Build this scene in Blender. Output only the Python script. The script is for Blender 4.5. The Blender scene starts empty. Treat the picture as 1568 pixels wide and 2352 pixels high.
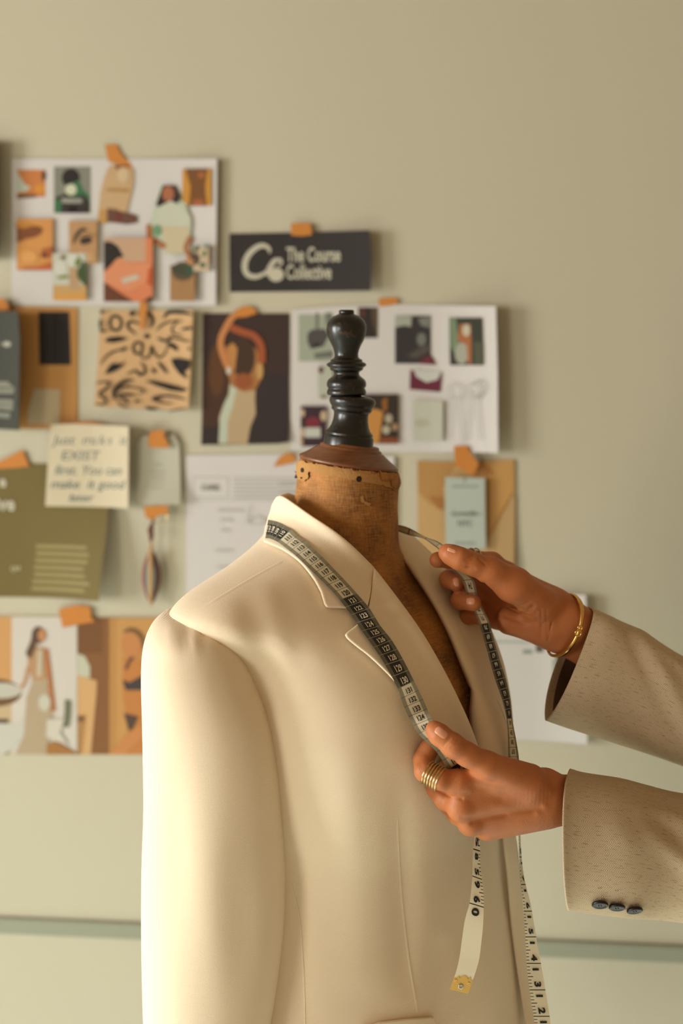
import bpy, bmesh, math, random
import numpy as np
from mathutils import Vector, Matrix
from mathutils.bvhtree import BVHTree

# ------------------------------------------------------------------ camera, world, lights
SC = bpy.context.scene
C = SC.collection
F = 1568 * 50 / 24.0          # focal length in pixels (50 mm on a 24 mm wide frame)
CX, HY, CZ = 784.0, 760.0, 1.55   # principal column, horizon row, camera height

cam_d = bpy.data.cameras.new('camera')
cam = bpy.data.objects.new('camera', cam_d)
C.objects.link(cam)
cam.location = (0, 0, CZ)
cam.rotation_euler = (math.pi / 2, 0, 0)
cam_d.sensor_fit = 'HORIZONTAL'
cam_d.sensor_width = 24
cam_d.lens = 50
cam_d.shift_y = -(1176 - HY) / 1568
cam_d.clip_start = 0.05
cam_d.dof.use_dof = True
cam_d.dof.focus_distance = 1.40
cam_d.dof.aperture_fstop = 2.8
SC.camera = cam
SC.view_settings.view_transform = 'Standard'
SC.view_settings.look = 'None'
SC.view_settings.gamma = 1
SC.view_settings.use_curve_mapping = False
SC.view_settings.exposure = 0.02

def lin(c):
    c = c / 255.0
    return c / 12.92 if c <= 0.04045 else ((c + 0.055) / 1.055) ** 2.4
def rgb(r, g, b):
    return (lin(r), lin(g), lin(b), 1.0)

w = bpy.data.worlds.new('world')
SC.world = w
w.use_nodes = True
w.node_tree.nodes['Background'].inputs[0].default_value = rgb(240, 203, 156)
w.node_tree.nodes['Background'].inputs[1].default_value = 0.45

def area(name, loc, target, sx, sy, power, color):
    l = bpy.data.lights.new(name, 'AREA')
    l.shape = 'RECTANGLE'; l.size = sx; l.size_y = sy; l.energy = power; l.color = color[:3]
    o = bpy.data.objects.new(name, l)
    C.objects.link(o)
    o.location = loc
    d = Vector(target) - Vector(loc)
    o.rotation_euler = d.to_track_quat('-Z', 'Y').to_euler()
    return o
# daylight entering by the tall window in the left wall
area('window_daylight', (-4.9, 0.30, 1.95), (0, 1.45, 1.2), 1.3, 0.8, 138, (1.0, 0.95, 0.90))
area('window_daylight', (-4.9, 0.30, 0.95), (0, 1.45, 0.7), 1.3, 0.9, 150, (0.92, 0.98, 1.0))
# softer daylight from the second window, further behind the camera
area('window_daylight', (-4.9, -2.6, 1.6), (0, 1.6, 1.2), 1.4, 1.6, 150, (1.0, 0.93, 0.83))
# added spot on the pale floor: its cool bounce brightens the lower wall
sp_ = bpy.data.lights.new('floor_bounce_spot', 'SPOT'); sp_.energy = 6800; sp_.color = (0.93, 1.0, 0.97); sp_.spot_size = math.radians(17); sp_.spot_blend = 0.5; sp_.shadow_soft_size = 0.25
so_ = bpy.data.objects.new('floor_bounce_spot', sp_); C.objects.link(so_); so_.location = (-4.85, 0.3, 2.2)
so_.rotation_euler = (Vector((-0.5, 1.25, 0)) - Vector(so_.location)).to_track_quat('-Z', 'Y').to_euler()

# ------------------------------------------------------------------ helpers
def P(px, py, D):
    return Vector(((px - CX) / F * D, D, CZ - (py - HY) / F * D))

def mesh_obj(name, verts, faces, mats, parent=None, midx=None, smooth=True, uvs=None, loc=None):
    me = bpy.data.meshes.new(name)
    verts = [tuple(v) for v in verts]
    if loc is not None:
        verts = [(v[0] - loc[0], v[1] - loc[1], v[2] - loc[2]) for v in verts]
    me.from_pydata(verts, [], [tuple(f) for f in faces])
    if not isinstance(mats, (list, tuple)): mats = [mats]
    for m in mats: me.materials.append(m)
    if midx is not None: me.polygons.foreach_set('material_index', list(midx))
    if smooth: me.polygons.foreach_set('use_smooth', [True] * len(me.polygons))
    if uvs is not None:
        ul = me.uv_layers.new(name='UVMap')
        li = np.zeros(len(me.loops), dtype=np.int32)
        me.loops.foreach_get('vertex_index', li)
        ul.data.foreach_set('uv', np.asarray(uvs, dtype=np.float32)[li].ravel())
    me.update()
    o = bpy.data.objects.new(name, me)
    C.objects.link(o)
    if loc is not None: o.location = loc
    if parent is not None:
        o.parent = parent
        if loc is None:
            o.matrix_parent_inverse = Matrix.Translation(-Vector(wloc(parent)))
        else:
            o.location = Vector(loc) - Vector(wloc(parent))
    return o
def wloc(o):
    v = Vector(o.location)
    while o.parent is not None:
        v = v + o.matrix_parent_inverse.to_translation()
        o = o.parent
        v = v + Vector(o.location)
    return v

def tag(o, label=None, cat=None, group=None, kind=None):
    if label: o['label'] = label
    if cat: o['category'] = cat
    if group: o['group'] = group
    if kind: o['kind'] = kind
    return o
def empty(name, loc, label, cat, group=None):
    o = bpy.data.objects.new(name, None)
    C.objects.link(o)
    o.location = loc
    o.empty_display_size = 0.03
    return tag(o, label, cat, group)

def recenter(o):
    """move the object's origin to the bottom centre of its mesh"""
    me = o.data
    n = len(me.vertices)
    co = np.zeros(n * 3, dtype=np.float32); me.vertices.foreach_get('co', co)
    co = co.reshape(-1, 3)
    c = np.array([(co[:, 0].min() + co[:, 0].max()) / 2, (co[:, 1].min() + co[:, 1].max()) / 2, co[:, 2].min()], dtype=np.float32)
    co -= c
    me.vertices.foreach_set('co', co.ravel()); me.update()
    o.location = Vector(o.location) + Vector([float(v) for v in c])
    return o

def catmull(pts, n):
    """n samples per span of a Catmull-Rom spline through pts"""
    p = [np.array(q, dtype=float) for q in pts]
    p = [2 * p[0] - p[1]] + p + [2 * p[-1] - p[-2]]
    out = []
    for i in range(1, len(p) - 2):
        for k in range(n):
            t = k / n
            a, b, c, d = p[i - 1], p[i], p[i + 1], p[i + 2]
            out.append(0.5 * ((2 * b) + (-a + c) * t + (2 * a - 5 * b + 4 * c - d) * t * t + (-a + 3 * b - 3 * c + d) * t ** 3))
    out.append(p[-2])
    return out

# ------------------------------------------------------------------ materials
class NT:
    def __init__(s, name):
        s.m = bpy.data.materials.new(name); s.m.use_nodes = True
        s.t = s.m.node_tree; s.b = s.t.nodes['Principled BSDF']
    def n(s, typ, **kw):
        nd = s.t.nodes.new(typ)
        for k, v in kw.items():
            if k.startswith('i_'):
                key = k[2:]
                nd.inputs[int(key) if key.isdigit() else key].default_value = v
            else: setattr(nd, k, v)
        return nd
    def l(s, a, b): s.t.links.new(a, b)
    def math(s, op, a, b=None, clamp=False):
        nd = s.t.nodes.new('ShaderNodeMath'); nd.operation = op; nd.use_clamp = clamp
        for i, v in enumerate((a, b)):
            if v is None: continue
            if isinstance(v, (int, float)): nd.inputs[i].default_value = v
            else: s.l(v, nd.inputs[i])
        return nd.outputs[0]
    def mix(s, fac, a, b):
        nd = s.t.nodes.new('ShaderNodeMix'); nd.data_type = 'RGBA'
        if isinstance(fac, (int, float)): nd.inputs['Factor'].default_value = fac
        else: s.l(fac, nd.inputs['Factor'])
        for key, v in (('A', a), ('B', b)):
            sock = [i for i in nd.inputs if i.name == key and i.type == 'RGBA'][0]
            if isinstance(v, tuple): sock.default_value = v
            else: s.l(v, sock)
        return [o for o in nd.outputs if o.type == 'RGBA'][0]
    def bump(s, h, strength=0.3, dist=0.001):
        b = s.n('ShaderNodeBump'); b.inputs['Strength'].default_value = strength; b.inputs['Distance'].default_value = dist
        s.l(h, b.inputs['Height']); s.l(b.outputs[0], s.b.inputs['Normal'])
    def noise(s, scale, detail=3, vec=None, rough=0.5):
        nd = s.n('ShaderNodeTexNoise'); nd.inputs['Scale'].default_value = scale; nd.inputs['Detail'].default_value = detail
        nd.inputs['Roughness'].default_value = rough
        if vec is None: vec = s.n('ShaderNodeTexCoord').outputs['Object']
        s.l(vec, nd.inputs['Vector'])
        return nd.outputs['Fac']
    def base(s, c):
        if isinstance(c, tuple): s.b.inputs['Base Color'].default_value = c
        else: s.l(c, s.b.inputs['Base Color'])
    def set(s, **kw):
        for k, v in kw.items(): s.b.inputs[k.replace('_', ' ')].default_value = v
        return s

def plain(name, c, rough=0.7, metal=0.0, spec=0.3):
    t = NT(name); t.base(c)
    t.b.inputs['Roughness'].default_value = rough; t.b.inputs['Metallic'].default_value = metal
    t.b.inputs['Specular IOR Level'].default_value = spec
    return t.m
_ink = {}
def ink(r, g, b):
    k = (r, g, b)
    if k not in _ink: _ink[k] = plain('print_%d_%d_%d' % k, tuple(v_ * .60 for v_ in rgb(r, g, b)[:3]) + (1.0,), 0.75, 0, 0.2)
    return _ink[k]

def m_wall():
    t = NT('wall_paint'); t.base(t.mix(t.math('MULTIPLY', t.noise(3.0, 4), 0.25), rgb(164, 158, 138), rgb(171, 166, 147)))
    t.set(Roughness=0.8); t.b.inputs['Specular IOR Level'].default_value = 0.2
    t.bump(t.noise(260, 2), 0.12, 0.001)
    return t.m
def m_cloth():
    t = NT('cream_twill')
    tc = t.n('ShaderNodeTexCoord')
    mp = t.n('ShaderNodeMapping'); mp.inputs['Rotation'].default_value = (0, math.radians(24), 0)
    t.l(tc.outputs['Object'], mp.inputs['Vector'])
    wv = t.n('ShaderNodeTexWave'); wv.inputs['Scale'].default_value = 330; wv.inputs['Distortion'].default_value = 2.0
    wv.inputs['Detail'].default_value = 2; wv.inputs['Detail Scale'].default_value = 3
    wv.bands_direction = 'Z'
    t.l(mp.outputs[0], wv.inputs['Vector'])
    nz = t.noise(1100, 2)
    h = t.math('ADD', t.math('MULTIPLY', wv.outputs['Fac'], 0.6), t.math('MULTIPLY', nz, 0.8))
    t.base(t.mix(t.math('MULTIPLY', nz, 0.5), rgb(222, 204, 175), rgb(234, 217, 191)))
    t.set(Roughness=0.85); t.b.inputs['Specular IOR Level'].default_value = 0.15
    t.b.inputs['Sheen Weight'].default_value = 0.15
    t.bump(h, 0.30, 0.0006)
    return t.m
def m_linen():
    t = NT('aged_brown_linen')
    tc = t.n('ShaderNodeTexCoord')
    mp = t.n('ShaderNodeMapping'); mp.inputs['Scale'].default_value = (1, 1, 0.06)
    t.l(tc.outputs['Object'], mp.inputs['Vector'])
    mp2 = t.n('ShaderNodeMapping'); mp2.inputs['Scale'].default_value = (0.08, 0.08, 1)
    t.l(tc.outputs['Object'], mp2.inputs['Vector'])
    thv = t.noise(1000, 2, mp.outputs[0]); thh = t.noise(1000, 2, mp2.outputs[0])
    th = t.math('ADD', t.math('MULTIPLY', thv, 0.5), t.math('MULTIPLY', thh, 0.5))
    cloud = t.noise(22, 5, None, 0.6)
    ramp = t.n('ShaderNodeValToRGB')
    ramp.color_ramp.elements[0].position = 0.3; ramp.color_ramp.elements[0].color = rgb(92, 54, 20)
    ramp.color_ramp.elements[1].position = 0.72; ramp.color_ramp.elements[1].color = rgb(178, 118, 50)
    t.l(cloud, ramp.inputs[0])
    c = t.mix(t.math('MULTIPLY', t.math('SUBTRACT', th, 0.42), 1.8, True), ramp.outputs[0], rgb(206, 152, 84))
    t.base(c); t.set(Roughness=0.75)
    t.bump(th, 0.5, 0.0008)
    return t.m
def m_skin():
    t = NT('skin')
    cl = t.noise(38, 3); fine = t.noise(900, 3)
    c = t.mix(cl, rgb(150, 84, 44), rgb(188, 117, 68))
    t.base(c)
    t.set(Roughness=0.56); t.b.inputs['Subsurface Weight'].default_value = 0.10
    t.b.inputs['Subsurface Radius'].default_value = (0.012, 0.004, 0.002)
    t.b.inputs['Subsurface Scale'].default_value = 0.4
    t.b.inputs['Specular IOR Level'].default_value = 0.4
    vo = t.n('ShaderNodeTexVoronoi'); vo.inputs['Scale'].default_value = 620
    t.l(t.n('ShaderNodeTexCoord').outputs['Object'], vo.inputs['Vector'])
    t.bump(t.math('ADD', t.math('MULTIPLY', vo.outputs['Distance'], 0.6), t.math('ADD', t.math('MULTIPLY', fine, 0.5), t.math('MULTIPLY', t.noise(140, 4, None, .7), 1.2))), 0.30, 0.0005)
    return t.m
def m_herring():
    """fine herringbone; UV in metres: u along the sleeve, v around it"""
    t = NT('herringbone_wool')
    uv = t.n('ShaderNodeUVMap'); sp = t.n('ShaderNodeSeparateXYZ'); t.l(uv.outputs[0], sp.inputs[0])
    u, v = sp.outputs[0], sp.outputs[1]
    band = t.math('PINGPONG', t.math('MULTIPLY', v, 1.0), 0.0054)     # zig-zag rows 6 mm high
    ph = t.math('ADD', u, t.math('MULTIPLY', band, 0.8))
    st = t.math('SINE', t.math('MULTIPLY', ph, 2 * math.pi / 0.0018))
    st = t.math('ADD', t.math('MULTIPLY', st, 0.5), 0.5)
    mp = t.n('ShaderNodeMapping'); mp.inputs['Scale'].default_value = (0.12, 1, 1); t.l(uv.outputs[0], mp.inputs['Vector'])
    streak = t.noise(900, 2, mp.outputs[0])
    blot = t.noise(60, 3)
    c = t.mix(st, rgb(164, 145, 118), rgb(206, 188, 160))
    c = t.mix(t.math('MULTIPLY', t.math('GREATER_THAN', streak, 0.63), 0.5), c, rgb(110, 90, 68))
    c = t.mix(t.math('MULTIPLY', blot, 0.2), c, rgb(170, 150, 124))
    t.base(c); t.set(Roughness=0.9); t.b.inputs['Specular IOR Level'].default_value = 0.1
    t.bump(t.math('ADD', st, streak), 0.3, 0.0005)
    return t.m
def m_tape_cm():
    t = NT('tape_centimetre_side')
    uv = t.n('ShaderNodeUVMap'); sp = t.n('ShaderNodeSeparateXYZ'); t.l(uv.outputs[0], sp.inputs[0])
    s, wv = sp.outputs[0], t.math('ABSOLUTE', sp.outputs[1])
    dark = t.math('SUBTRACT', 1.0, t.math('MODULO', t.math('FLOOR', t.math('MULTIPLY', s, 0.1)), 2.0))
    border = t.math('GREATER_THAN', wv, 0.60)
    cell = t.mix(dark, rgb(204, 195, 168), rgb(40, 38, 34))
    bord = t.mix(dark, rgb(140, 134, 112), rgb(80, 76, 62))
    fr = t.math('FRACT', t.math('MULTIPLY', s, 10.0))
    tick = t.math('MULTIPLY', t.math('LESS_THAN', fr, 0.35), border)
    c = t.mix(border, cell, bord)
    c = t.mix(t.math('MULTIPLY', tick, 0.55), c, t.mix(dark, rgb(84, 82, 70), rgb(150, 148, 130)))
    ln = t.math('FRACT', t.math('ADD', s, 0.03))
    line = t.math('LESS_THAN', ln, 0.06)
    c = t.mix(t.math('MULTIPLY', line, 0.8), c, t.mix(dark, rgb(70, 68, 60), rgb(160, 156, 140)))
    t.base(c); t.set(Roughness=0.5); t.b.inputs['Specular IOR Level'].default_value = 0.35
    return t.m
def m_tape_inch():
    """UV u in inches; ticks along one edge"""
    t = NT('tape_inch_side')
    uv = t.n('ShaderNodeUVMap'); sp = t.n('ShaderNodeSeparateXYZ'); t.l(uv.outputs[0], sp.inputs[0])
    s, v = sp.outputs[0], sp.outputs[1]
    def tk(step, wid, vmin):
        a = t.math('LESS_THAN', t.math('FRACT', t.math('ADD', t.math('MULTIPLY', s, step), wid * step / 2)), wid * step)
        return t.math('MULTIPLY', a, t.math('GREATER_THAN', v, vmin))
    k = t.math('MAXIMUM', tk(1, 0.04, -1.1), t.math('MAXIMUM', tk(2, 0.035, 0.30), tk(8, 0.03, 0.58)))
    k = t.math('MULTIPLY', k, t.math('LESS_THAN', s, 60.1))
    t.base(t.mix(k, rgb(226, 218, 192), rgb(40, 44, 44))); t.set(Roughness=0.5)
    return t.m
def m_wood():
    t = NT('turned_walnut')
    tc = t.n('ShaderNodeTexCoord'); mp = t.n('ShaderNodeMapping'); mp.inputs['Scale'].default_value = (1, 1, 6)
    t.l(tc.outputs['Object'], mp.inputs['Vector'])
    n = t.noise(70, 4, mp.outputs[0])
    t.base(t.mix(n, rgb(74, 42, 22), rgb(138, 86, 50))); t.set(Roughness=0.38)
    t.bump(n, 0.15, 0.0006)
    return t.m
def m_black():
    t = NT('worn_black_lacquer')
    wear = t.math('GREATER_THAN', t.noise(120, 5, None, 0.7), 0.61)
    n = t.noise(60, 3)
    c = t.mix(t.math('MULTIPLY', wear, 0.35), rgb(19, 18, 16), rgb(86, 62, 38))
    t.base(c); t.set(Roughness=0.30); t.b.inputs['Specular IOR Level'].default_value = 0.45
    t.bump(n, 0.2, 0.0008)
    return t.m
M = dict(wall=m_wall(), cloth=m_cloth(), linen=m_linen(), skin=m_skin(), herring=m_herring(), cm=m_tape_cm(), inch=m_tape_inch(),
         wood=m_wood(), black=m_black(),
         gold=plain('gold', rgb(216, 170, 98), 0.24, 1.0), palegold=plain('pale_gold', rgb(196, 172, 120), 0.25, 1.0),
         silver=plain('silver', rgb(190, 186, 174), 0.25, 1.0),
         brass=plain('brass_tip', rgb(224, 184, 104), 0.45, 0.6),
         nail=plain('fingernail', rgb(206, 144, 112), 0.35, 0, 0.5),
         torn=plain('torn_linen_lining', rgb(168, 124, 72), 0.9),
         dark=plain('dark_hole', rgb(40, 26, 14), 0.8),
         button=plain('black_horn_button', rgb(24, 18, 15), 0.32, 0, 0.3),
         thread=plain('buttonhole_thread', rgb(120, 100, 76), 0.9),
         lining=plain('sleeve_lining', rgb(84, 62, 46), 0.7),
         tapek=plain('kraft_masking_tape', rgb(168, 108, 48), 0.7, 0, 0.2),
         digit_d=plain('tape_print_dark', rgb(30, 30, 28), 0.6), digit_l=plain('tape_print_light', rgb(214, 206, 184), 0.6),
         floor=plain('pale_floor', rgb(214, 222, 214), 0.6), trim=plain('trim_paint_shaded', rgb(126, 127, 110), 0.7),  # trim colour darkened to carry the shade under the chair rail
         metal=plain('stand_metal', rgb(60, 56, 52), 0.4, 0.8), glass=plain('pane', rgb(230, 235, 230), 0.1))
g = M['glass'].node_tree.nodes['Principled BSDF']; g.inputs['Transmission Weight'].default_value = 1.0; g.inputs['Alpha'].default_value = 0.15
# ------------------------------------------------------------------ the room
WK, WD = 0.10, 2.1                      # the back wall runs a little nearer on the right
def wall_depth(px): return WD / (1 + WK * (px - CX) / F)
WN = Vector((-WK, -1, 0)).normalized()  # its normal towards the room
WT = Vector((1, -WK, 0)).normalized()
def WP(px, py, off=0.0):
    return P(px, py, wall_depth(px)) + WN * off

def box(name, lo, hi, mat, parent=None, bevel=0):
    bm = bmesh.new()
    bmesh.ops.create_cube(bm, size=1)
    for v in bm.verts:
        v.co = Vector([lo[i] + (v.co[i] + 0.5) * (hi[i] - lo[i]) for i in range(3)])
    if bevel: bmesh.ops.bevel(bm, geom=bm.edges[:], offset=bevel, segments=2, affect='EDGES')
    me = bpy.data.meshes.new(name); bm.to_mesh(me); bm.free()
    me.materials.append(mat)
    o = bpy.data.objects.new(name, me); C.objects.link(o)
    if parent: o.parent = parent
    return o

def wallbox(name, x0, x1, z0, z1, o0, o1, mat, bevel=0):
    """a bar along the back wall: x span, z span, distance from the wall surface"""
    vs = []
    for x in (x0, x1):
        base = Vector((x, WD - WK * x, 0))
        for o in (o0, o1):
            for z in (z0, z1):
                vs.append(base + WN * o + Vector((0, 0, z)))
    fs = [(0, 1, 3, 2), (4, 6, 7, 5), (0, 4, 5, 1), (2, 3, 7, 6), (1, 5, 7, 3), (0, 2, 6, 4)]
    bm = bmesh.new(); bv = [bm.verts.new(v) for v in vs]
    for f in fs: bm.faces.new([bv[i] for i in f])
    bmesh.ops.recalc_face_normals(bm, faces=bm.faces[:])
    if bevel: bmesh.ops.bevel(bm, geom=bm.edges[:], offset=bevel, segments=3, affect='EDGES')
    me = bpy.data.meshes.new(name); bm.to_mesh(me); bm.free(); me.materials.append(mat)
    ob = bpy.data.objects.new(name, me); C.objects.link(ob)
    return ob
XL, XR = -5.0, 2.4
tag(wallbox('wall_back', XL, XR, 0, 2.8, -0.12, 0.0, M['wall']), kind='structure')
tag(box('floor', (XL - 0.12, -3.9, -0.1), (XR, 2.75, 0.0), M['floor']), kind='structure')
# lower wall: a shallow ledge and a chair-rail bead near the bottom of the picture
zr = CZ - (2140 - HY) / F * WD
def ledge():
    """chair rail with a shallow undercut; the shade beneath it is put into its paint"""
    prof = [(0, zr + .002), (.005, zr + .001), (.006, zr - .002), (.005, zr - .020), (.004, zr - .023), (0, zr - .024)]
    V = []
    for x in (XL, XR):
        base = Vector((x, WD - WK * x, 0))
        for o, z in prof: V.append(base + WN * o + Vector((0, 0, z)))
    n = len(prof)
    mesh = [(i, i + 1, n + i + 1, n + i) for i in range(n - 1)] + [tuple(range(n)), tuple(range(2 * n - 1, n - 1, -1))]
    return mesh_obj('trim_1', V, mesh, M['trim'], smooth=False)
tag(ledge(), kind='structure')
tag(wallbox('baseboard_back', XL, XR, 0.0, 0.12, 0.0, 0.015, M['trim'], 0.004), kind='structure')
# left wall with its two windows: pieces around the openings
wl = empty('wall_left', (XL, 0, 0), None, None); tag(wl, kind='structure')
def lw(y0, y1, z0, z1):
    b = box('wall_panel', (XL - 0.12, y0, z0), (XL, y1, z1), M['wall'])
    b.parent = wl; b.matrix_parent_inverse = Matrix.Translation((-XL, 0, 0))
lw(-3.9, -3.35, 0, 2.8); lw(-1.85, -0.4, 0, 2.8); lw(1.0, 2.58, 0, 2.8)
for a, b in ((-3.35, -1.85), (-0.4, 1.0)):
    lw(a, b, 0, 0.75); lw(a, b, 2.4, 2.8)
k = 0
for a, b in ((-0.4, 1.0), (-3.35, -1.85)):
    k += 1
    wn = empty('window_%d' % k, (XL, (a + b) / 2, 0.75), None, None); tag(wn, kind='structure')
    vs = []; fs = []
    def addb(lo, hi):
        n = len(vs)
        for x in (lo[0], hi[0]):
            for y in (lo[1], hi[1]):
                for z in (lo[2], hi[2]): vs.append((x, y, z))
        for f in [(0, 1, 3, 2), (4, 6, 7, 5), (0, 4, 5, 1), (2, 3, 7, 6), (1, 5, 7, 3), (0, 2, 6, 4)]:
            fs.append([i + n for i in f])
    for y in (a, b - 0.05, (a + b) / 2 - 0.02): addb((XL - 0.09, y, 0.75), (XL - 0.04, y + 0.05, 2.4))
    for z in (0.75, 2.35, 1.6): addb((XL - 0.09, a, z), (XL - 0.04, b, z + 0.05))
    mesh_obj('window_frame', vs, fs, M['trim'], wn, smooth=False)
# ------------------------------------------------------------------ implicit surfaces -> meshes
def rcone(p, a, b, ra, rb):
    a = np.array(a, dtype=np.float32); b = np.array(b, dtype=np.float32)
    ba = b - a; L2 = float(ba @ ba) + 1e-12
    h = np.clip((p - a) @ ba / L2, 0, 1)
    d = p - a - h[:, None] * ba
    return np.sqrt((d * d).sum(1)) - (ra + (rb - ra) * h)
def ellip(p, c, ax, r):
    """ellipsoid: centre c, three axes (rows), radii r"""
    q = (p - np.array(c, dtype=np.float32)) @ np.array(ax, dtype=np.float32).T
    k0 = np.sqrt(((q / np.array(r, dtype=np.float32)) ** 2).sum(1))
    return (k0 - 1) * min(r)
def smin(a, b, k):
    h = np.clip(0.5 + 0.5 * (b - a) / k, 0, 1)
    return b + (a - b) * h - k * h * (1 - h)

def surfnet(fn, lo, hi, h):
    lo = np.array(lo, dtype=np.float32); hi = np.array(hi, dtype=np.float32)
    n = np.ceil((hi - lo) / h).astype(int) + 1
    ax = [lo[i] + h * np.arange(n[i], dtype=np.float32) for i in range(3)]
    V = np.empty(n, dtype=np.float32)
    yy, zz = np.meshgrid(ax[1], ax[2], indexing='ij')
    step = max(1, int(400000 / (n[1] * n[2])))
    for i0 in range(0, n[0], step):
        xs = ax[0][i0:i0 + step]
        p = np.empty((len(xs), n[1], n[2], 3), dtype=np.float32)
        p[..., 0] = xs[:, None, None]; p[..., 1] = yy; p[..., 2] = zz
        V[i0:i0 + len(xs)] = fn(p.reshape(-1, 3)).reshape(len(xs), n[1], n[2])
    S = V < 0
    m = [k - 1 for k in n]
    cnt = np.zeros(m, dtype=np.float32); acc = np.zeros(list(m) + [3], dtype=np.float32)
    for axis in range(3):
        o1, o2 = [a for a in range(3) if a != axis]
        for d1 in (0, 1):
            for d2 in (0, 1):
                s0 = [None] * 3; s1 = [None] * 3
                s0[axis] = slice(0, m[axis]); s1[axis] = slice(1, m[axis] + 1)
                for o, d in ((o1, d1), (o2, d2)):
                    s0[o] = slice(d, m[o] + d); s1[o] = slice(d, m[o] + d)
                a = V[tuple(s0)]; b = V[tuple(s1)]
                x = (a < 0) != (b < 0)
                with np.errstate(divide='ignore', invalid='ignore'):
                    t = np.where(x, a / (a - b), 0)
                cnt += x
                acc[..., axis] += np.where(x, t, 0)
                acc[..., o1] += np.where(x, d1, 0); acc[..., o2] += np.where(x, d2, 0)
    act = cnt > 0
    idx = -np.ones(m, dtype=np.int64); idx[act] = np.arange(act.sum())
    ijk = np.argwhere(act).astype(np.float32)
    verts = lo + h * (ijk + acc[act] / cnt[act][:, None])
    faces = []
    for axis in range(3):
        o1, o2 = (axis + 1) % 3, (axis + 2) % 3
        s0 = [slice(0, n[k]) for k in range(3)]; s1 = list(s0)
        s0[axis] = slice(0, n[axis] - 1); s1[axis] = slice(1, n[axis])
        for o in (o1, o2):
            s0[o] = slice(1, n[o] - 1); s1[o] = slice(1, n[o] - 1)
        A = S[tuple(s0)]; B = S[tuple(s1)]
        q = np.argwhere(A != B)
        inside = A[tuple(q.T)]
        off = np.zeros(3, dtype=int); off[o1] = 1; off[o2] = 1
        q = q + off
        e1 = np.zeros(3, dtype=int); e1[o1] = 1
        e2 = np.zeros(3, dtype=int); e2[o2] = 1
        c = [idx[tuple((q - e1 - e2).T)], idx[tuple((q - e2).T)], idx[tuple(q.T)], idx[tuple((q - e1).T)]]
        f = np.stack(c, 1)
        f[~inside] = f[~inside][:, ::-1]
        faces.append(f)
    faces = np.concatenate(faces)
    # pull the vertices exactly onto the surface
    for _ in range(2):
        e = h * 0.3
        v0 = fn(verts.astype(np.float32))
        gr = np.stack([(fn((verts + np.eye(3, dtype=np.float32)[k] * e).astype(np.float32)) -
                        fn((verts - np.eye(3, dtype=np.float32)[k] * e).astype(np.float32))) / (2 * e) for k in range(3)], 1)
        g2 = (gr * gr).sum(1) + 1e-9
        dlt = -(v0 / g2)[:, None] * gr
        ln = np.sqrt((dlt ** 2).sum(1)); lim = np.minimum(1, 0.7 * h / (ln + 1e-12))
        verts = verts + dlt * lim[:, None]
    return verts, faces

# ------------------------------------------------------------------ body of the form / blazer
TH = math.radians(50)
FW = np.array([math.sin(TH), -math.cos(TH)]); LT = np.array([-math.cos(TH), -math.sin(TH)])   # forward, near side
BX, BY = 0.0, 1.55
ZP = [0.60, 0.72, 0.85, 0.95, 1.03, 1.10, 1.15, 1.19, 1.23, 1.250, 1.268, 1.287, 1.304, 1.327, 1.35, 1.40]
PA = [.212, .205, .196, .182, .173, .174, .178, .184, .198, .222, .240, .216, .160, .096, .069, .066]      # near side
PN = [.240, .232, .214, .196, .182, .162, .146, .136, .131, .134, .140, .130, .100, .076, .068, .066]      # far side
PF = [.195, .186, .174, .164, .160, .163, .160, .150, .128, .110, .092, .076, .064, .064, .066, .064]
PB = [.150, .145, .132, .118, .108, .105, .106, .108, .106, .098, .086, .074, .064, .066, .068, .066]
def smooth_interp(z, ys):
    zz = np.linspace(0.5, 1.45, 400)
    y = np.interp(zz, ZP, ys)
    k = np.exp(-0.5 * (np.arange(-9, 10) / 3.0) ** 2); k /= k.sum()
    y = np.convolve(np.pad(y, 9, mode='edge'), k, mode='valid')
    return np.interp(z, zz, y).astype(np.float32)
def body_sdf(p, off=0.0):
    x = p[:, 0] - BX; y = p[:, 1] - BY; z = p[:, 2]
    a = x * LT[0] + y * LT[1]; b = x * FW[0] + y * FW[1]
    An = smooth_interp(z, PA); Af = smooth_interp(z, PN); Bf = smooth_interp(z, PF); Bb = smooth_interp(z, PB)
    ac = (An - Af) / 2; A = (An + Af) / 2
    bc = (Bf - Bb) / 2; B = (Bf + Bb) / 2
    q = 2.35
    r = (np.abs((a - ac) / A) ** q + np.abs((b - bc) / B) ** q) ** (1 / q)
    d = (r - 1) * np.minimum(A, B)
    # bust
    for s, rr in ((1, .90), (-1, .84)):
        e = np.sqrt(((a - s * (0.074 if s > 0 else 0.062)) / (0.082 * rr)) ** 2 + ((b - 0.080) / (0.076 * rr)) ** 2 + ((z - 1.145) / 0.110) ** 2)
        d = smin(d, (e - 1) * 0.076 * rr, 0.070)
    return d + off
# ------------------------------------------------------------------ dress form
NTILT = math.radians(8.8); LEAN = Vector((1, 0.12, 0)).normalized()
CAPC = P(801, 1060, 1.55)
form = empty('dress_form', (0.0, 1.55, 0.0),
             'antique dress form with worn brown linen neck and broken black turned finial', 'dress form')
def inner(p):
    d = body_sdf(p, 0.012)
    d = np.maximum(d, p[:, 2] - 1.30)
    d = smin(d, rcone(p, (0.002, 1.545, 1.24), (0.002, 1.545, 1.33), .061, .0568), .030)
    up_ = Vector((math.sin(NTILT), 0, math.cos(NTILT)))
    d = smin(d, rcone(p, (0.002, 1.545, 1.33), tuple(CAPC + up_ * .02), .0568, .0548), .012)
    q_ = (p - np.array(tuple(CAPC - up_ * .003), dtype=np.float32)) @ np.array(tuple(up_), dtype=np.float32)
    return np.maximum(np.maximum(d, q_), 0.66 - p[:, 2])
    return np.maximum(np.maximum(d, p[:, 2] - 1.345), 0.66 - p[:, 2])
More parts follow.
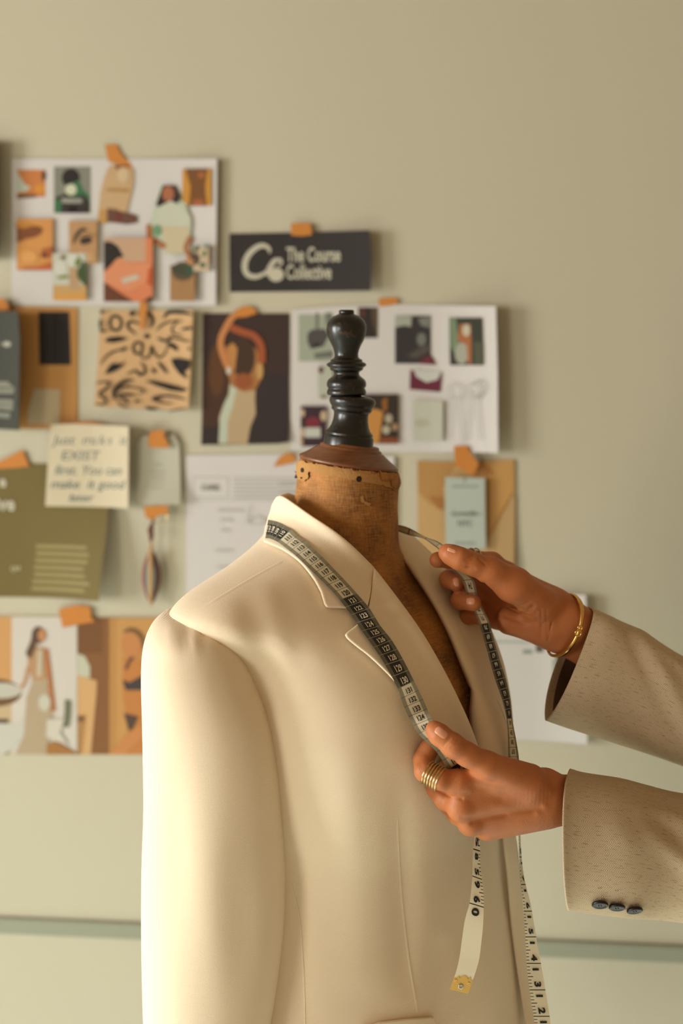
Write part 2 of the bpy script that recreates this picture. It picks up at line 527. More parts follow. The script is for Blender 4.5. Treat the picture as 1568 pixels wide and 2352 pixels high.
v, f = surfnet(inner, (-.30, 1.25, .64), (.30, 1.82, 1.43), 0.005)
vi, fi = v, f
# neck: rings from the shoulders up to the wooden cap, leaning gradually forward
NTILT = math.radians(8.8); LEAN = Vector((1, 0.12, 0)).normalized()
fwd3 = Vector((FW[0], FW[1], 0))
CAPC = P(801, 1060, 1.55)
def frame_at(t):
    """t 0 at the neck base, 1 at the cap: centre and tilted frame"""
    a = NTILT * min(1, max(0, (t - 0.15) / 0.85))
    up = (Vector((0, 0, 1)) * math.cos(a) + LEAN * math.sin(a)).normalized()
    e1 = (LEAN * math.cos(a) - Vector((0, 0, 1)) * math.sin(a)).normalized()
    e2 = up.cross(e1)
    c0 = Vector((0.002, 1.545, 1.275))
    c = c0.lerp(CAPC - up * 0.004, t)
    return c, up, e1, e2
nv = []; nf = []
NS = 72
rad = [(0.0, .085), (0.10, .071), (.22, .0635), (.35, .0582), (.5, .0570), (.7, .0562), (.88, .0554), (0.97, .0550), (1.0, .0535)]
rows = catmull([(a, b) for a, b in rad], 5)
for t, r in rows:
    c, up, e1, e2 = frame_at(t)
    for j in range(NS):
        an = 2 * math.pi * j / NS
        nv.append(c + (e1 * math.cos(an) + e2 * math.sin(an)) * r)
nr = len(rows)
for i in range(nr - 1):
    for j in range(NS):
        nf.append((i * NS + j, i * NS + (j + 1) % NS, (i + 1) * NS + (j + 1) % NS, (i + 1) * NS + j))
nf.append([(nr - 1) * NS + j for j in range(NS)])
off = len(vi)
allv = [tuple(q) for q in vi]
allf = [tuple(q) for q in fi]
torso = mesh_obj('torso', allv, allf, M['linen'], form)
bvh_neck = BVHTree.FromPolygons([tuple(q) for q in nv], nf)

def ray(bvh, px, py):
    o = Vector((0, 0, CZ)); d = (P(px, py, 1.0) - o).normalized()
    h = bvh.ray_cast(o, d)
    return h

def lathe(name, prof, base, up, mat, parent, seg=64):
    """prof: (height along the axis, radius) in metres"""
    up = up.normalized(); e1 = up.orthogonal().normalized(); e2 = up.cross(e1)
    vs = []; fs = []
    n = len(prof)
    for h, r in prof:
        for j in range(seg):
            an = 2 * math.pi * j / seg
            vs.append(base + up * h + (e1 * math.cos(an) + e2 * math.sin(an)) * max(r, 1e-5))
    for i in range(n - 1):
        for j in range(seg):
            fs.append((i * seg + j, i * seg + (j + 1) % seg, (i + 1) * seg + (j + 1) % seg, (i + 1) * seg + j))
    fs.append([(n - 1) * seg + j for j in range(seg)])
    fs.append([j for j in range(seg)][::-1])
    return mesh_obj(name, vs, fs, mat, parent)
SP = 1.55 / F     # metres per pixel at the neck
c, up, e1, e2 = frame_at(1.0)
capb = c
lathe('neck_cap', [(0, .050), (0, .0530), (.0015, .0545), (.0035, .0548), (.0045, .0540), (.0055, .0520), (.0100, .0455), (.0155, .0375), (.0165, .0365),
                   (.0170, .034), (.019, .0340), (.0200, .0325), (.0205, .0310), (.0230, .0305), (.0236, .029), (.0236, .001)], capb, up, M['wood'], form)
# finial: lower broken piece leaning with the cap, upper piece upright and slid aside
up2 = (P(811, 905, 1.55) - P(799, 1030, 1.55)).normalized()
up2 = (up2 + Vector((0, 0.02, 0))).normalized()
def pf(l, base): return [((base - y) * SP, r * SP) for y, r in l]
lowp = [(1034, 54), (1033, 57), (1030, 57.5), (1001, 57), (997, 55.5), (995, 53), (993, 55), (990, 54), (984, 48), (974, 43.5), (962, 40.5), (950, 39.5), (944, 40.5), (941, 42.5), (939, 46), (935, 47), (932, 46.5), (929, 49),
        (924, 52), (917, 53.5), (911, 52), (907, 47), (905, 40), (904, 20), (900, 16), (895, 12)]
fin = lathe('finial_base', pf(lowp, 1034), P(798, 1038, 1.548), up2, M['black'], form)
upp = [(909, 10), (908, 14), (907.5, 40), (906, 44), (902, 45.5), (897, 44.5), (893, 42.5), (891, 42), (889, 44), (885, 45.5), (878, 45), (872, 42), (867, 36), (863, 31), (859, 29), (855, 29.5), (852, 33), (850, 37), (847, 38.5), (845, 38),
       (843, 41), (840, 45), (836, 45.5), (833, 42), (831, 37), (828, 36.5), (826, 36), (824, 31), (820, 27.5), (813, 27), (804, 29), (794, 33), (783, 39), (770, 44), (756, 46), (745, 45), (735, 40), (727, 31), (722, 20), (720, 17),
       (717, 18), (713, 17), (711.5, 14), (712, 10)]
lathe('finial_knob', pf(upp, 909), P(795.5, 909, 1.55), Vector((0, 0, 1)), M['black'], form)

# torn linen edge, tacks and holes on the neck
def surf_patch(name, poly, bvh, off, mat, parent, grid=6, jag=0, seed=1):
    """thin patch following a surface; poly in picture coordinates"""
    rnd = random.Random(seed)
    pts = []
    n = len(poly)
    for i in range(n):
        a = poly[i]; b = poly[(i + 1) % n]
        L = math.hypot(b[0] - a[0], b[1] - a[1]); m = max(1, int(L / 4))
        for k in range(m):
            t = k / m
            pts.append((a[0] + (b[0] - a[0]) * t + rnd.uniform(-jag, jag), a[1] + (b[1] - a[1]) * t + rnd.uniform(-jag, jag)))
    bm = bmesh.new()
    vs = [bm.verts.new((x, y, 0)) for x, y in pts]
    fc = bm.faces.new(vs)
    bmesh.ops.triangulate(bm, faces=[fc])
    x0 = min(p[0] for p in pts); x1 = max(p[0] for p in pts); y0 = min(p[1] for p in pts); y1 = max(p[1] for p in pts)
    for ax, a, b in ((0, x0, x1), (1, y0, y1)):
        q = a + grid
        while q < b:
            co = [0, 0, 0]; no = [0, 0, 0]; co[ax] = q; no[ax] = 1
            bmesh.ops.bisect_plane(bm, geom=bm.verts[:] + bm.edges[:] + bm.faces[:], plane_co=co, plane_no=no)
            q += grid
    lay = []
    ok = True
    for v_ in bm.verts:
        x, y = v_.co.x, v_.co.y
        h = ray(bvh, x, y); k = 0
        while h[0] is None and k < 12:
            k += 1; x += (795 - x) * 0.04
            h = ray(bvh, x, y)
        v_.co = h[0] + h[1] * (off + rnd.uniform(0, jag * 0.0002)) if h[0] is not None else P(x, y, 1.5)
    r = bmesh.ops.extrude_face_region(bm, geom=bm.faces[:])
    for e in r['geom']:
        if isinstance(e, bmesh.types.BMVert):
            d = (Vector((0, 0, CZ)) - e.co).normalized(); e.co = e.co + d * 0.0007
    bmesh.ops.recalc_face_normals(bm, faces=bm.faces[:])
    me = bpy.data.meshes.new(name); bm.to_mesh(me); bm.free(); me.materials.append(mat)
    o = bpy.data.objects.new(name, me); C.objects.link(o)
    o.parent = parent; o.matrix_parent_inverse = Matrix.Translation(-Vector(wloc(parent)))
    return o
# ragged collar of lining just below the cap
surf_patch('torn_edge', [(676, 1066), (690, 1060), (720, 1066), (760, 1074), (800, 1082), (850, 1090), (890, 1096), (912, 1094), (915, 1104), (906, 1128),
                         (896, 1122), (880, 1117), (862, 1106), (846, 1101), (835, 1088), (800, 1086), (770, 1080), (740, 1076), (712, 1078), (712, 1096), (702, 1106), (694, 1092), (682, 1098), (675, 1086)],
           bvh_neck, 0.0022, M['torn'], form, jag=1.6, seed=4)
surf_patch('torn_edge', [(760, 1066), (800, 1072), (860, 1082), (911, 1090), (914, 1108), (905, 1128), (897, 1121), (889, 1112), (868, 1106), (856, 1097), (830, 1092), (812, 1086), (780, 1080)], bvh_neck, 0.0021, M['torn'], form, jag=1.8, seed=14)
surf_patch('torn_edge', [(868, 1086), (912, 1096), (914, 1112), (908, 1126), (893, 1118), (893, 1104), (872, 1104)], bvh_neck, 0.0034, M['linen'], form, jag=1.5, seed=9)
surf_patch('torn_edge', [(826, 1140), (832, 1138), (836, 1150), (850, 1156), (846, 1162), (838, 1160), (828, 1152)], bvh_neck, 0.0016, M['torn'], form, jag=1.0, seed=11)
def dot(name, px, py, rx, ry, mat, parent, bvh, off=0.0008):
    surf_patch(name, [(px + rx * math.cos(a), py + ry * math.sin(a)) for a in [k * math.pi / 6 for k in range(12)]], bvh, off, mat, parent, grid=30, jag=0)
dot('tack', 699, 1080, 3.2, 5.5, M['dark'], form, bvh_neck, .0032)
dot('tack', 823, 1100, 6, 7, M['dark'], form, bvh_neck, .0026)
surf_patch('tear', [(679, 1078), (683, 1082), (688, 1098), (684, 1100), (680, 1092)], bvh_neck, .0030, M['dark'], form, jag=.5)
dot('tack', 697, 1098, 1.6, 2.2, M['dark'], form, bvh_neck, .0032)
# stand under the form, below the picture
lathe('stand_pole', [(0, .018), (.62, .018)], Vector((0.0, 1.55, 0.05)), Vector((0, 0, 1)), M['metal'], form, 24)
lathe('stand_base', [(0, .17), (.006, .175), (.02, .17), (.03, .12), (.05, .03), (.06, .02)], Vector((0.0, 1.55, 0.0)), Vector((0, 0, 1)), M['black'], form, 48)

# ------------------------------------------------------------------ blazer
blazer = empty('blazer', (0.0, 1.55, 0.6), 'cream white tailored blazer with notched lapels on the dress form', 'blazer')
VCUT = [(560, 1100), (700, 1215), (790, 1300), (885, 1400), (960, 1500), (1020, 1610), (1058, 1690), (1092, 1716), (1108, 1690), (1092, 1580), (1060, 1500),
        (1012, 1400), (972, 1320), (938, 1190), (930, 1000), (560, 1000)]
def inpoly(x, y, poly):
    c = False; n = len(poly); j = n - 1
    for i in range(n):
        xi, yi = poly[i]; xj, yj = poly[j]
        if (yi > y) != (yj > y) and x < (xj - xi) * (y - yi) / (yj - yi) + xi: c = not c
        j = i
    return c
def drape(p):
    """soft hollows and drag lines of the cloth, as signed offsets"""
    x = p[:, 0]; y = p[:, 1]; z = p[:, 2]
    px = CX + F * x / y; py = HY + (CZ - z) * F / y
    o = np.zeros(len(p), dtype=np.float32)
    def ridge(x0, y0, x1, y1, wd, amp):
        dx, dy = x1 - x0, y1 - y0; L = math.hypot(dx, dy)
        s = ((px - x0) * dx + (py - y0) * dy) / (L * L)
        t = ((px - x0) * dy - (py - y0) * dx) / L
        e = np.clip(1 - np.abs(s * 2 - 1) ** 3, 0, 1)
        return amp * np.exp(-(t / wd) ** 2) * np.where((s > 0) & (s < 1), e, 0)
    front = (y < 1.52)
    o -= front * ridge(560, 1350, 650, 1640, 34, 0.0034)     # hollow beside the armhole
    o -= front * ridge(640, 1330, 700, 1560, 30, 0.0012)
    o += front * ridge(600, 1330, 690, 1480, 26, 0.0008)
    o -= front * ridge(915, 1760, 930, 2300, 34, 0.0040)     # waist dart hollow
    o -= front * ridge(680, 1900, 700, 2400, 26, 0.0025)
    o += front * ridge(800, 1700, 830, 2300, 60, 0.0030)
    o += front * ridge(1100, 1900, 1090, 2400, 50, 0.0035)
    o -= front * ridge(1010, 2150, 985, 2420, 24, 0.0030)
    o -= front * ridge(1150, 1900, 1165, 2400, 16, 0.0030)
    return o
def jac0(p): return body_sdf(p) - drape(p)
def jac(p):
    return np.maximum(np.maximum(jac0(p), p[:, 2] - 1.42), 0.64 - p[:, 2])
v, f = surfnet(jac, (-.30, 1.22, .62), (.30, 1.84, 1.44), 0.005)
full_bvh = BVHTree.FromPolygons([tuple(q) for q in v.astype(float)], [tuple(int(k) for k in q) for q in f])
cen = v[f].mean(1)
nrm = np.cross(v[f[:, 1]] - v[f[:, 0]], v[f[:, 2]] - v[f[:, 0]])
cpx = CX + F * cen[:, 0] / cen[:, 1]; cpy = HY + (CZ - cen[:, 2]) * F / cen[:, 1]
view = cen - np.array([0, 0, CZ])
facing = (nrm * view).sum(1) < 0
if facing.mean() < 0.2: facing = ~facing
keep = np.ones(len(f), dtype=bool)
for i in np.where(facing)[0]:
    if inpoly(cpx[i], cpy[i], VCUT): keep[i] = False
keep &= cen[:, 2] < np.where((cen[:, 0] > .03) & (cen[:, 1] > 1.55), 1.300, 1.337)
fk = f[keep]
used = np.unique(fk); mp_ = -np.ones(len(v), dtype=int); mp_[used] = np.arange(len(used))
body = mesh_obj('jacket_body', v[used].astype(float), mp_[fk], M['cloth'], blazer)
def near_ray(px, py, bvh=None):
    bvh = bvh or full_bvh
    x = px; k = 0
    h = ray(bvh, x, py)
    while h[0] is None and k < 30:
        k += 1; x += (860 - x) * 0.02
        h = ray(bvh, x, py)
    if h[0] is None: return P(px, py, 1.5), Vector((0, -1, 0))
    n = h[1]
    if n.y > 0: n = -n
    if k: return P(px, py, h[0].y), n
    return h[0], n

def near_rays(pts):
    """smooth surface points and normals of the jacket under picture points"""
    n = len(pts); X = np.zeros(n); Yp = np.zeros(n); D = np.zeros(n)
    for i, (px, py) in enumerate(pts):
        x = px; k = 0; h = ray(full_bvh, x, py)
        while h[0] is None and k < 40:
            k += 1; x += (860 - x) * 0.02; h = ray(full_bvh, x, py)
        X[i] = x; Yp[i] = py; D[i] = h[0].y if h[0] is not None else 1.5
    dx = (X - CX) / F; dz = -(Yp - HY) / F
    def pos(d): return np.stack([dx * d, d, CZ + dz * d], 1).astype(np.float32)
    for _ in range(8):
        d0 = jac0(pos(D)); d1 = jac0(pos(D + .002)); sl_ = (d1 - d0) / .002
        st = np.where(np.abs(sl_) > .03, d0 / np.where(np.abs(sl_) > .03, sl_, 1), 0)
        D = D - np.clip(st, -.003, .003)
    q = pos(D); e = .006
    g_ = np.stack([jac0(q + np.eye(3, dtype=np.float32)[k] * e) - jac0(q - np.eye(3, dtype=np.float32)[k] * e) for k in range(3)], 1)
    g_ /= np.linalg.norm(g_, axis=1)[:, None] + 1e-9
    return [(P(pts[i][0], pts[i][1], float(D[i])), Vector([float(c_) for c_ in g_[i]])) for i in range(n)]

def poly_sd(co, poly):
    """signed distance (negative inside) of points to a polygon"""
    A = np.array(poly, dtype=float); B = np.roll(A, -1, 0)
    d = np.full(len(co), 1e9); ins = np.zeros(len(co), dtype=bool)
    for a, b in zip(A, B):
        ab = b - a; L2 = ab @ ab + 1e-9
        t = np.clip(((co - a) @ ab) / L2, 0, 1)
        d = np.minimum(d, np.linalg.norm(co - a - t[:, None] * ab, axis=1))
        c = ((a[1] > co[:, 1]) != (b[1] > co[:, 1]))
        with np.errstate(divide='ignore', invalid='ignore'):
            xx = (b[0] - a[0]) * (co[:, 1] - a[1]) / (b[1] - a[1] + 1e-12) + a[0]
        ins ^= c & (co[:, 0] < xx)
    return np.where(ins, -d, d)
def puff(name, poly, mat, parent, mid, thick=0.004, step=2.2, rnd=4.0, G=7.0, pad=0):
    """cloth panel: outline laid on the body, with rounded edges and real thickness"""
    x0 = min(p[0] for p in poly) - 10; x1 = max(p[0] for p in poly) + 10
    y0 = min(p[1] for p in poly) - 10; y1 = max(p[1] for p in poly) + 10
    # surface depth and normal on a coarse lattice, relaxed
    gx = np.arange(x0, x1 + G, G); gy = np.arange(y0, y1 + G, G)
    pts = [(x, y) for x in gx for y in gy]
    NR = near_rays(pts)
    D = np.array([q[0].y for q in NR]).reshape(len(gx), len(gy)); N = np.array([list(q[1]) for q in NR]).reshape(len(gx), len(gy), 3)
    for _ in range(3):
        for A_ in (D, N):
            B_ = np.pad(A_, ((1, 1), (1, 1)) + (((0, 0),) if A_.ndim == 3 else ()), mode='reflect', reflect_type='odd')
            A_[...] = (B_[1:-1, 1:-1] * 4 + B_[:-2, 1:-1] * 2 + B_[2:, 1:-1] * 2 + B_[1:-1, :-2] * 2 + B_[1:-1, 2:] * 2 + B_[:-2, :-2] + B_[2:, 2:] + B_[:-2, 2:] + B_[2:, :-2]) / 16
    nx_, ny_ = int((x1 - x0) / step) + 1, int((y1 - y0) / step) + 1
    sx = x0 + step * np.arange(nx_ + 2); sy_ = y0 + step * np.arange(ny_ + 2)
    XX, YY = np.meshgrid(sx, sy_, indexing='ij')
    SD = poly_sd(np.stack([XX.ravel(), YY.ravel()], 1), poly).reshape(XX.shape).astype(np.float32)
    T2 = thick / 2 * F / 1.45      # half thickness in picture units
    def fld(p):
        fx = np.clip((p[:, 0] - x0) / step, 0, nx_); fy = np.clip((p[:, 1] - y0) / step, 0, ny_)
        i = np.clip(fx.astype(int), 0, nx_); j = np.clip(fy.astype(int), 0, ny_); u = fx - i; v = fy - j
        d = SD[i, j] * (1 - u) * (1 - v) + SD[i + 1, j] * u * (1 - v) + SD[i, j + 1] * (1 - u) * v + SD[i + 1, j + 1] * u * v
        r = min(rnd, T2 * .98)
        qx = d + r; qz = np.abs(p[:, 2]) - T2 + r
        return np.minimum(np.maximum(qx, qz), 0) + np.sqrt(np.maximum(qx, 0) ** 2 + np.maximum(qz, 0) ** 2) - r
    v_, f_ = surfnet(fld, (x0, y0, -T2 - step * 1.5), (x0 + nx_ * step, y0 + ny_ * step, T2 + step * 1.5), step)
    out = []
    for x, y, u in v_:
        a = min(max((x - x0) / G, 0), len(gx) - 1.001); b = min(max((y - y0) / G, 0), len(gy) - 1.001)
        i, j = int(a), int(b); a -= i; b -= j
        w00, w10, w01, w11 = (1 - a) * (1 - b), a * (1 - b), (1 - a) * b, a * b
        d = D[i, j] * w00 + D[i + 1, j] * w10 + D[i, j + 1] * w01 + D[i + 1, j + 1] * w11
        n = N[i, j] * w00 + N[i + 1, j] * w10 + N[i, j + 1] * w01 + N[i + 1, j + 1] * w11
        p = P(float(x), float(y), float(d))
        n = (Vector([float(k) for k in n]).normalized() * .35 + (Vector((0, 0, CZ)) - p).normalized() * .75).normalized()
        out.append(p + n * (mid(float(x), float(y)) + float(u) / F * 1.45))
    fs = [tuple(int(k) for k in q) for q in f_]
    # winding: make the faces look outwards
    c = out[fs[0][0]]
    o = mesh_obj(name, out, fs, mat, parent)
    bm = bmesh.new(); bm.from_mesh(o.data); bmesh.ops.recalc_face_normals(bm, faces=bm.faces[:]); bm.to_mesh(o.data); bm.free()
    return o, BVHTree.FromPolygons([tuple(q) for q in out], fs)

def sp2(pts, n=8): return [tuple(q) for q in catmull(pts, n)]
def segdist(x, y, line):
    best = 1e9
    for a, b in zip(line[:-1], line[1:]):
        dx, dy = b[0] - a[0], b[1] - a[1]; L2 = dx * dx + dy * dy + 1e-9
        t = min(1, max(0, ((x - a[0]) * dx + (y - a[1]) * dy) / L2))
        best = min(best, math.hypot(x - a[0] - t * dx, y - a[1] - t * dy))
    return best
ROLL = [(850, 1310), (905, 1382), (958, 1456), (1005, 1535), (1045, 1612), (1072, 1672), (1092, 1730), (1102, 1790)]
# near lapel
lap = sp2(ROLL, 6) + sp2([(1070, 1800), (1030, 1755), (992, 1705), (962, 1655), (934, 1608), (897, 1560), (848, 1512), (820, 1490)], 5) \
      + [(800, 1474), (794, 1468), (790, 1461), (795, 1455)] + sp2([(806, 1447), (826, 1430), (840, 1410), (846, 1385), (851, 1345)], 4)[:-1]
def mid_lapel(x, y):
    d = segdist(x, y, ROLL)
    return 0.004 + 0.011 * math.exp(-(d / 26.0) ** 2) + 0.003 * min(1, d / 90)
lapel, bvh_lapel = puff('lapel', lap, M['cloth'], blazer, mid_lapel, thick=0.006)
# near collar leaf
CT = [(645, 1141), (652, 1139), (662, 1142), (690, 1162), (730, 1194), (775, 1230), (815, 1268), (852, 1309)]
col_poly = sp2(CT, 5) + sp2([(850, 1345), (846, 1375), (841, 1398)], 3) + [(800, 1400)] + [(757, 1398), (749, 1397), (744, 1391)] \
      + sp2([(735, 1362), (718, 1332), (690, 1297), (655, 1270), (622, 1254), (606, 1247)], 5) + sp2([(610, 1228), (620, 1196), (632, 1160)], 3)
def mid_col(x, y):
    d = segdist(x, y, CT)
    return 0.0035 + 0.008 * math.exp(-(d / 22.0) ** 2) + 0.004 * math.exp(-((d - 60) / 50.0) ** 2)
collar_root, bvh_collar = puff('collar', col_poly, M['cloth'], blazer, mid_col, thick=0.006)

# collar band round the back of the neck
def band(name, parent):
    vs = []; fs = []
    n = 34
    prof = [(0.066, 0.0), (0.0675, 0.003), (0.0705, 0.003), (0.0725, -0.002), (0.077, -0.020), (0.083, -0.040), (0.088, -0.055), (0.086, -0.056), (0.078, -0.036), (0.071, -0.018), (0.066, -0.03)]
    for i in range(n + 1):
        a = math.radians(200 - 134 * i / n)     # from the near-left over the back to the far right
        zt = 1.367 - 0.030 * max(0, (i / n - 0.35) / 0.65)
        for r, dz in prof:
            vs.append((0.002 + r * math.cos(a), 1.548 + r * math.sin(a), zt + dz))
    m = len(prof)
    for i in range(n):
        for j in range(m):
            fs.append((i * m + j, i * m + (j + 1) % m, (i + 1) * m + (j + 1) % m, (i + 1) * m + j))
    fs.append(list(range(m))); fs.append([n * m + j for j in range(m)][::-1])
    return mesh_obj(name, vs, fs, M['cloth'], parent)
band('collar_stand', blazer)

# far collar and lapel: rolled edges seen from inside the opening
def roll(name, st, parent, bulge, mat=None, closed_back=0.35, n=6):
    """st: (inner px,py,D, outer px,py,D); a rounded rolled strip between the two edges"""
    S = catmull(st, n)
    vs = []; fs = []; K = 12
    for s in S:
        a = P(s[0], s[1], s[2]); b = P(s[3], s[4], s[5])
        mid_ = (a + b) / 2
        n_ = (Vector((0, 0, CZ)) - mid_).normalized()
        for k in range(K + 1):
            t = k / K
            hgt = math.sin(math.pi * (t ** 0.8)) ** 0.7 * bulge
            vs.append(a.lerp(b, t) + n_ * hgt)
        for k in range(1, K):
            t = 1 - k / K
            hgt = math.sin(math.pi * (t ** 0.8)) ** 0.7 * bulge * closed_back
            vs.append(a.lerp(b, t) + n_ * (hgt - 0.004 * math.sin(math.pi * t)))
    m = 2 * K
    for i in range(len(S) - 1):
        for j in range(m):
            fs.append((i * m + j, i * m + (j + 1) % m, (i + 1) * m + (j + 1) % m, (i + 1) * m + j))
    fs.append(list(range(m))[::-1]); fs.append([(len(S) - 1) * m + j for j in range(m)])
    return mesh_obj(name, vs, fs, mat or M['cloth'], parent)
roll('far_collar', [(880, 1176, 1.60, 893, 1180, 1.625), (892, 1204, 1.585, 917, 1205, 1.605), (902, 1232, 1.565, 946, 1228, 1.585), (910, 1258, 1.55, 972, 1252, 1.57), (922, 1281, 1.54, 996, 1276, 1.558), (936, 1302, 1.53, 1012, 1296, 1.55)], blazer, 0.010)
roll('far_lapel', [(932, 1296, 1.525, 1008, 1291, 1.549), (944, 1315, 1.52, 1026, 1310, 1.544), (968, 1350, 1.509, 1040, 1340, 1.542), (1000, 1402, 1.493, 1070, 1400, 1.532), (1030, 1462, 1.478, 1094, 1462, 1.517), (1055, 1525, 1.465, 1118, 1530, 1.503),
                   (1073, 1570, 1.465, 1136, 1590, 1.50), (1080, 1588, 1.462, 1146, 1615, 1.492), (1077, 1640, 1.455, 1164, 1660, 1.478), (1080, 1700, 1.45, 1176, 1710, 1.468), (1090, 1800, 1.44, 1184, 1800, 1.46), (1095, 1870, 1.44, 1188, 1880, 1.46)], blazer, 0.017)

# sleeves
def sleeve(name, rings, parent, mat, pucker=None, NSEG=64, sub=5):
    """rings: (y, left px, right px, D, half depth)"""
    R = catmull(rings, sub)
    vs = []; fs = []
    for i, r in enumerate(R):
        y, xl, xr, D, hd = r
        a = P(xl, y, D); b = P(xr, y, D); c = (a + b) / 2; wv = (b - a).length / 2
        for j in range(NSEG):
            t = 2 * math.pi * j / NSEG
            ct, st = math.cos(t), math.sin(t)
            e = 0.9
            dx = wv * math.copysign(abs(ct) ** e, ct); dy = hd * math.copysign(abs(st) ** e, st)
            q = Vector((c.x + dx, c.y - dy, c.z))
            if pucker:
                q = q + Vector((dx, -dy, 0)).normalized() * pucker(c.x + dx, c.y - dy, c.z, CX + F * q.x / q.y, y)
            vs.append(q)
    for i in range(len(R) - 1):
        for j in range(NSEG):
            fs.append((i * NSEG + j, i * NSEG + (j + 1) % NSEG, (i + 1) * NSEG + (j + 1) % NSEG, (i + 1) * NSEG + j))
    fs.append(list(range(NSEG)))
    o = mesh_obj(name, vs, fs, mat, parent)
    return o, vs, fs
def puck(x, y, z, px, py):
    o = 0.0
    for cx, wd, am in ((392, 12, .0016), (428, 9, -.0030), (450, 8, .0016), (466, 8, -.0022), (488, 9, .0012), (508, 8, -.0014)):
        o += am * math.exp(-((px - cx) / wd) ** 2) * math.exp(-((py - 1425) / 38.0) ** 2)
    o += 0.004 * math.exp(-((px - 480) / 60) ** 2) * math.exp(-((py - 1980) / 150.0) ** 2) - 0.003 * math.exp(-((px - 560) / 40) ** 2) * math.exp(-((py - 2080) / 120.0) ** 2)
    o -= 0.003 * math.exp(-((px - 400) / 40) ** 2) * math.exp(-((py - 1850) / 160.0) ** 2)
    return o
near_rings = [(1400, 405, 432, 1.43, .006), (1403, 386, 460, 1.425, .026), (1412, 368, 492, 1.415, .038), (1430, 350, 520, 1.408, .048), (1460, 336, 550, 1.402, .056), (1500, 328, 572, 1.40, .060), (1560, 326, 598, 1.398, .065),
              (1640, 328, 630, 1.396, .068), (1740, 330, 650, 1.395, .070), (1850, 331, 657, 1.393, .070), (1980, 327, 660, 1.39, .069), (2120, 326, 655, 1.385, .066), (2250, 328, 640, 1.38, .063), (2360, 332, 622, 1.375, .060), (2500, 345, 605, 1.37, .056), (2680, 360, 590, 1.36, .052)]
sl, sv, sf = sleeve('sleeve', near_rings, blazer, M['cloth'], puck)
bvh_sleeve = BVHTree.FromPolygons([tuple(q) for q in sv], sf)
far_rings = [(1360, 1000, 1030, 1.70, .01), (1375, 960, 1075, 1.70, .04), (1400, 930, 1100, 1.70, .055), (1460, 915, 1120, 1.70, .06), (1600, 915, 1132, 1.70, .062), (1900, 920, 1150, 1.70, .062), (2200, 930, 1170, 1.69, .058), (2500, 940, 1180, 1.68, .055)]
sleeve('sleeve', far_rings, blazer, M['cloth'])

# seams: pressed ridges following the cloth
def seam(name, line, bvh, wid=3.6, amp=0.0006, n=10, side=1):
    L = sp2(line, n)
    prof = [(-2.6, -1.6), (-1.8, -.5), (-1.0, 0.15), (-.3, 0.5), (0, .5), (.07, -1.6)]
    vs = []; fs = []; m = len(prof); Q = []; HH = []
    for i, (x, y) in enumerate(L):
        a = L[max(0, i - 1)]; b = L[min(len(L) - 1, i + 1)]
        tx, ty = b[0] - a[0], b[1] - a[1]; l = math.hypot(tx, ty) + 1e-9
        nx, ny = ty / l * side, -tx / l * side
        e = min(1, i / 10, (len(L) - 1 - i) / 5)
        for u, h in prof:
            Q.append((x + nx * u * wid, y + ny * u * wid)); HH.append(amp * h * e + 0.0001 - 0.0006 * (1 - e))
    for (p, nn), hh_ in zip(near_rays(Q), HH): vs.append(p + nn * hh_)
    for i in range(len(L) - 1):
        for j in range(m - 1):
            fs.append((i * m + j, i * m + j + 1, (i + 1) * m + j + 1, (i + 1) * m + j))
    return mesh_obj(name, vs, fs, M['cloth'], body)
seam('shoulder_seam', [(449, 1402), (490, 1378), (560, 1336), (618, 1303), (664, 1279)], full_bvh, 4, .0004)
seam('dart_seam', [(916, 1855), (915, 1900), (920, 2000), (926, 2080), (940, 2200), (955, 2290), (964, 2345)], full_bvh, 3.6, .0006)
seam('side_seam', [(660, 1985), (676, 2050), (690, 2110), (697, 2200), (701, 2290), (703, 2420)], full_bvh, 3.6, .0006)
# pocket welt at the bottom
puff('pocket_welt', [(830, 2362), (870, 2346), (930, 2339), (988, 2335), (995, 2337), (998, 2345), (1004, 2440), (840, 2460)], M['cloth'], blazer, lambda x, y: 0.002, thick=0.004)
# front edge of the closed jacket
roll('front_edge', [(1148, 1880, 1.500, 1178, 1885, 1.515), (1156, 1950, 1.502, 1188, 1945, 1.518), (1164, 2020, 1.508, 1196, 2020, 1.525), (1172, 2120, 1.515, 1204, 2120, 1.53), (1190, 2250, 1.51, 1218, 2250, 1.53), (1215, 2400, 1.50, 1242, 2400, 1.52)], blazer, 0.006)
# ------------------------------------------------------------------ person: hands and sleeves
person = empty('person', (0.85, 1.5, 0.0),
               'person in herringbone blazer reaching in from the right, both hands holding the tape', 'person')
MM = 0.001
def J(px, py, D): return tuple(P(px, py, D))
def chain(p, js, k=0.003):
    d = None
    for (a, ra), (b, rb) in zip(js[:-1], js[1:]):
        e = rcone(p, a, b, ra * MM, rb * MM)
        d = e if d is None else smin(d, e, k)
    return d
def dent(p, line, sig, amp):
    """shallow crease along a polyline (positive value carves)"""
    d = None
    for a, b in zip(line[:-1], line[1:]):
        e = rcone(p, a, b, 0, 0)
        d = e if d is None else np.minimum(d, e)
    return amp * np.exp(-(d / sig) ** 2)

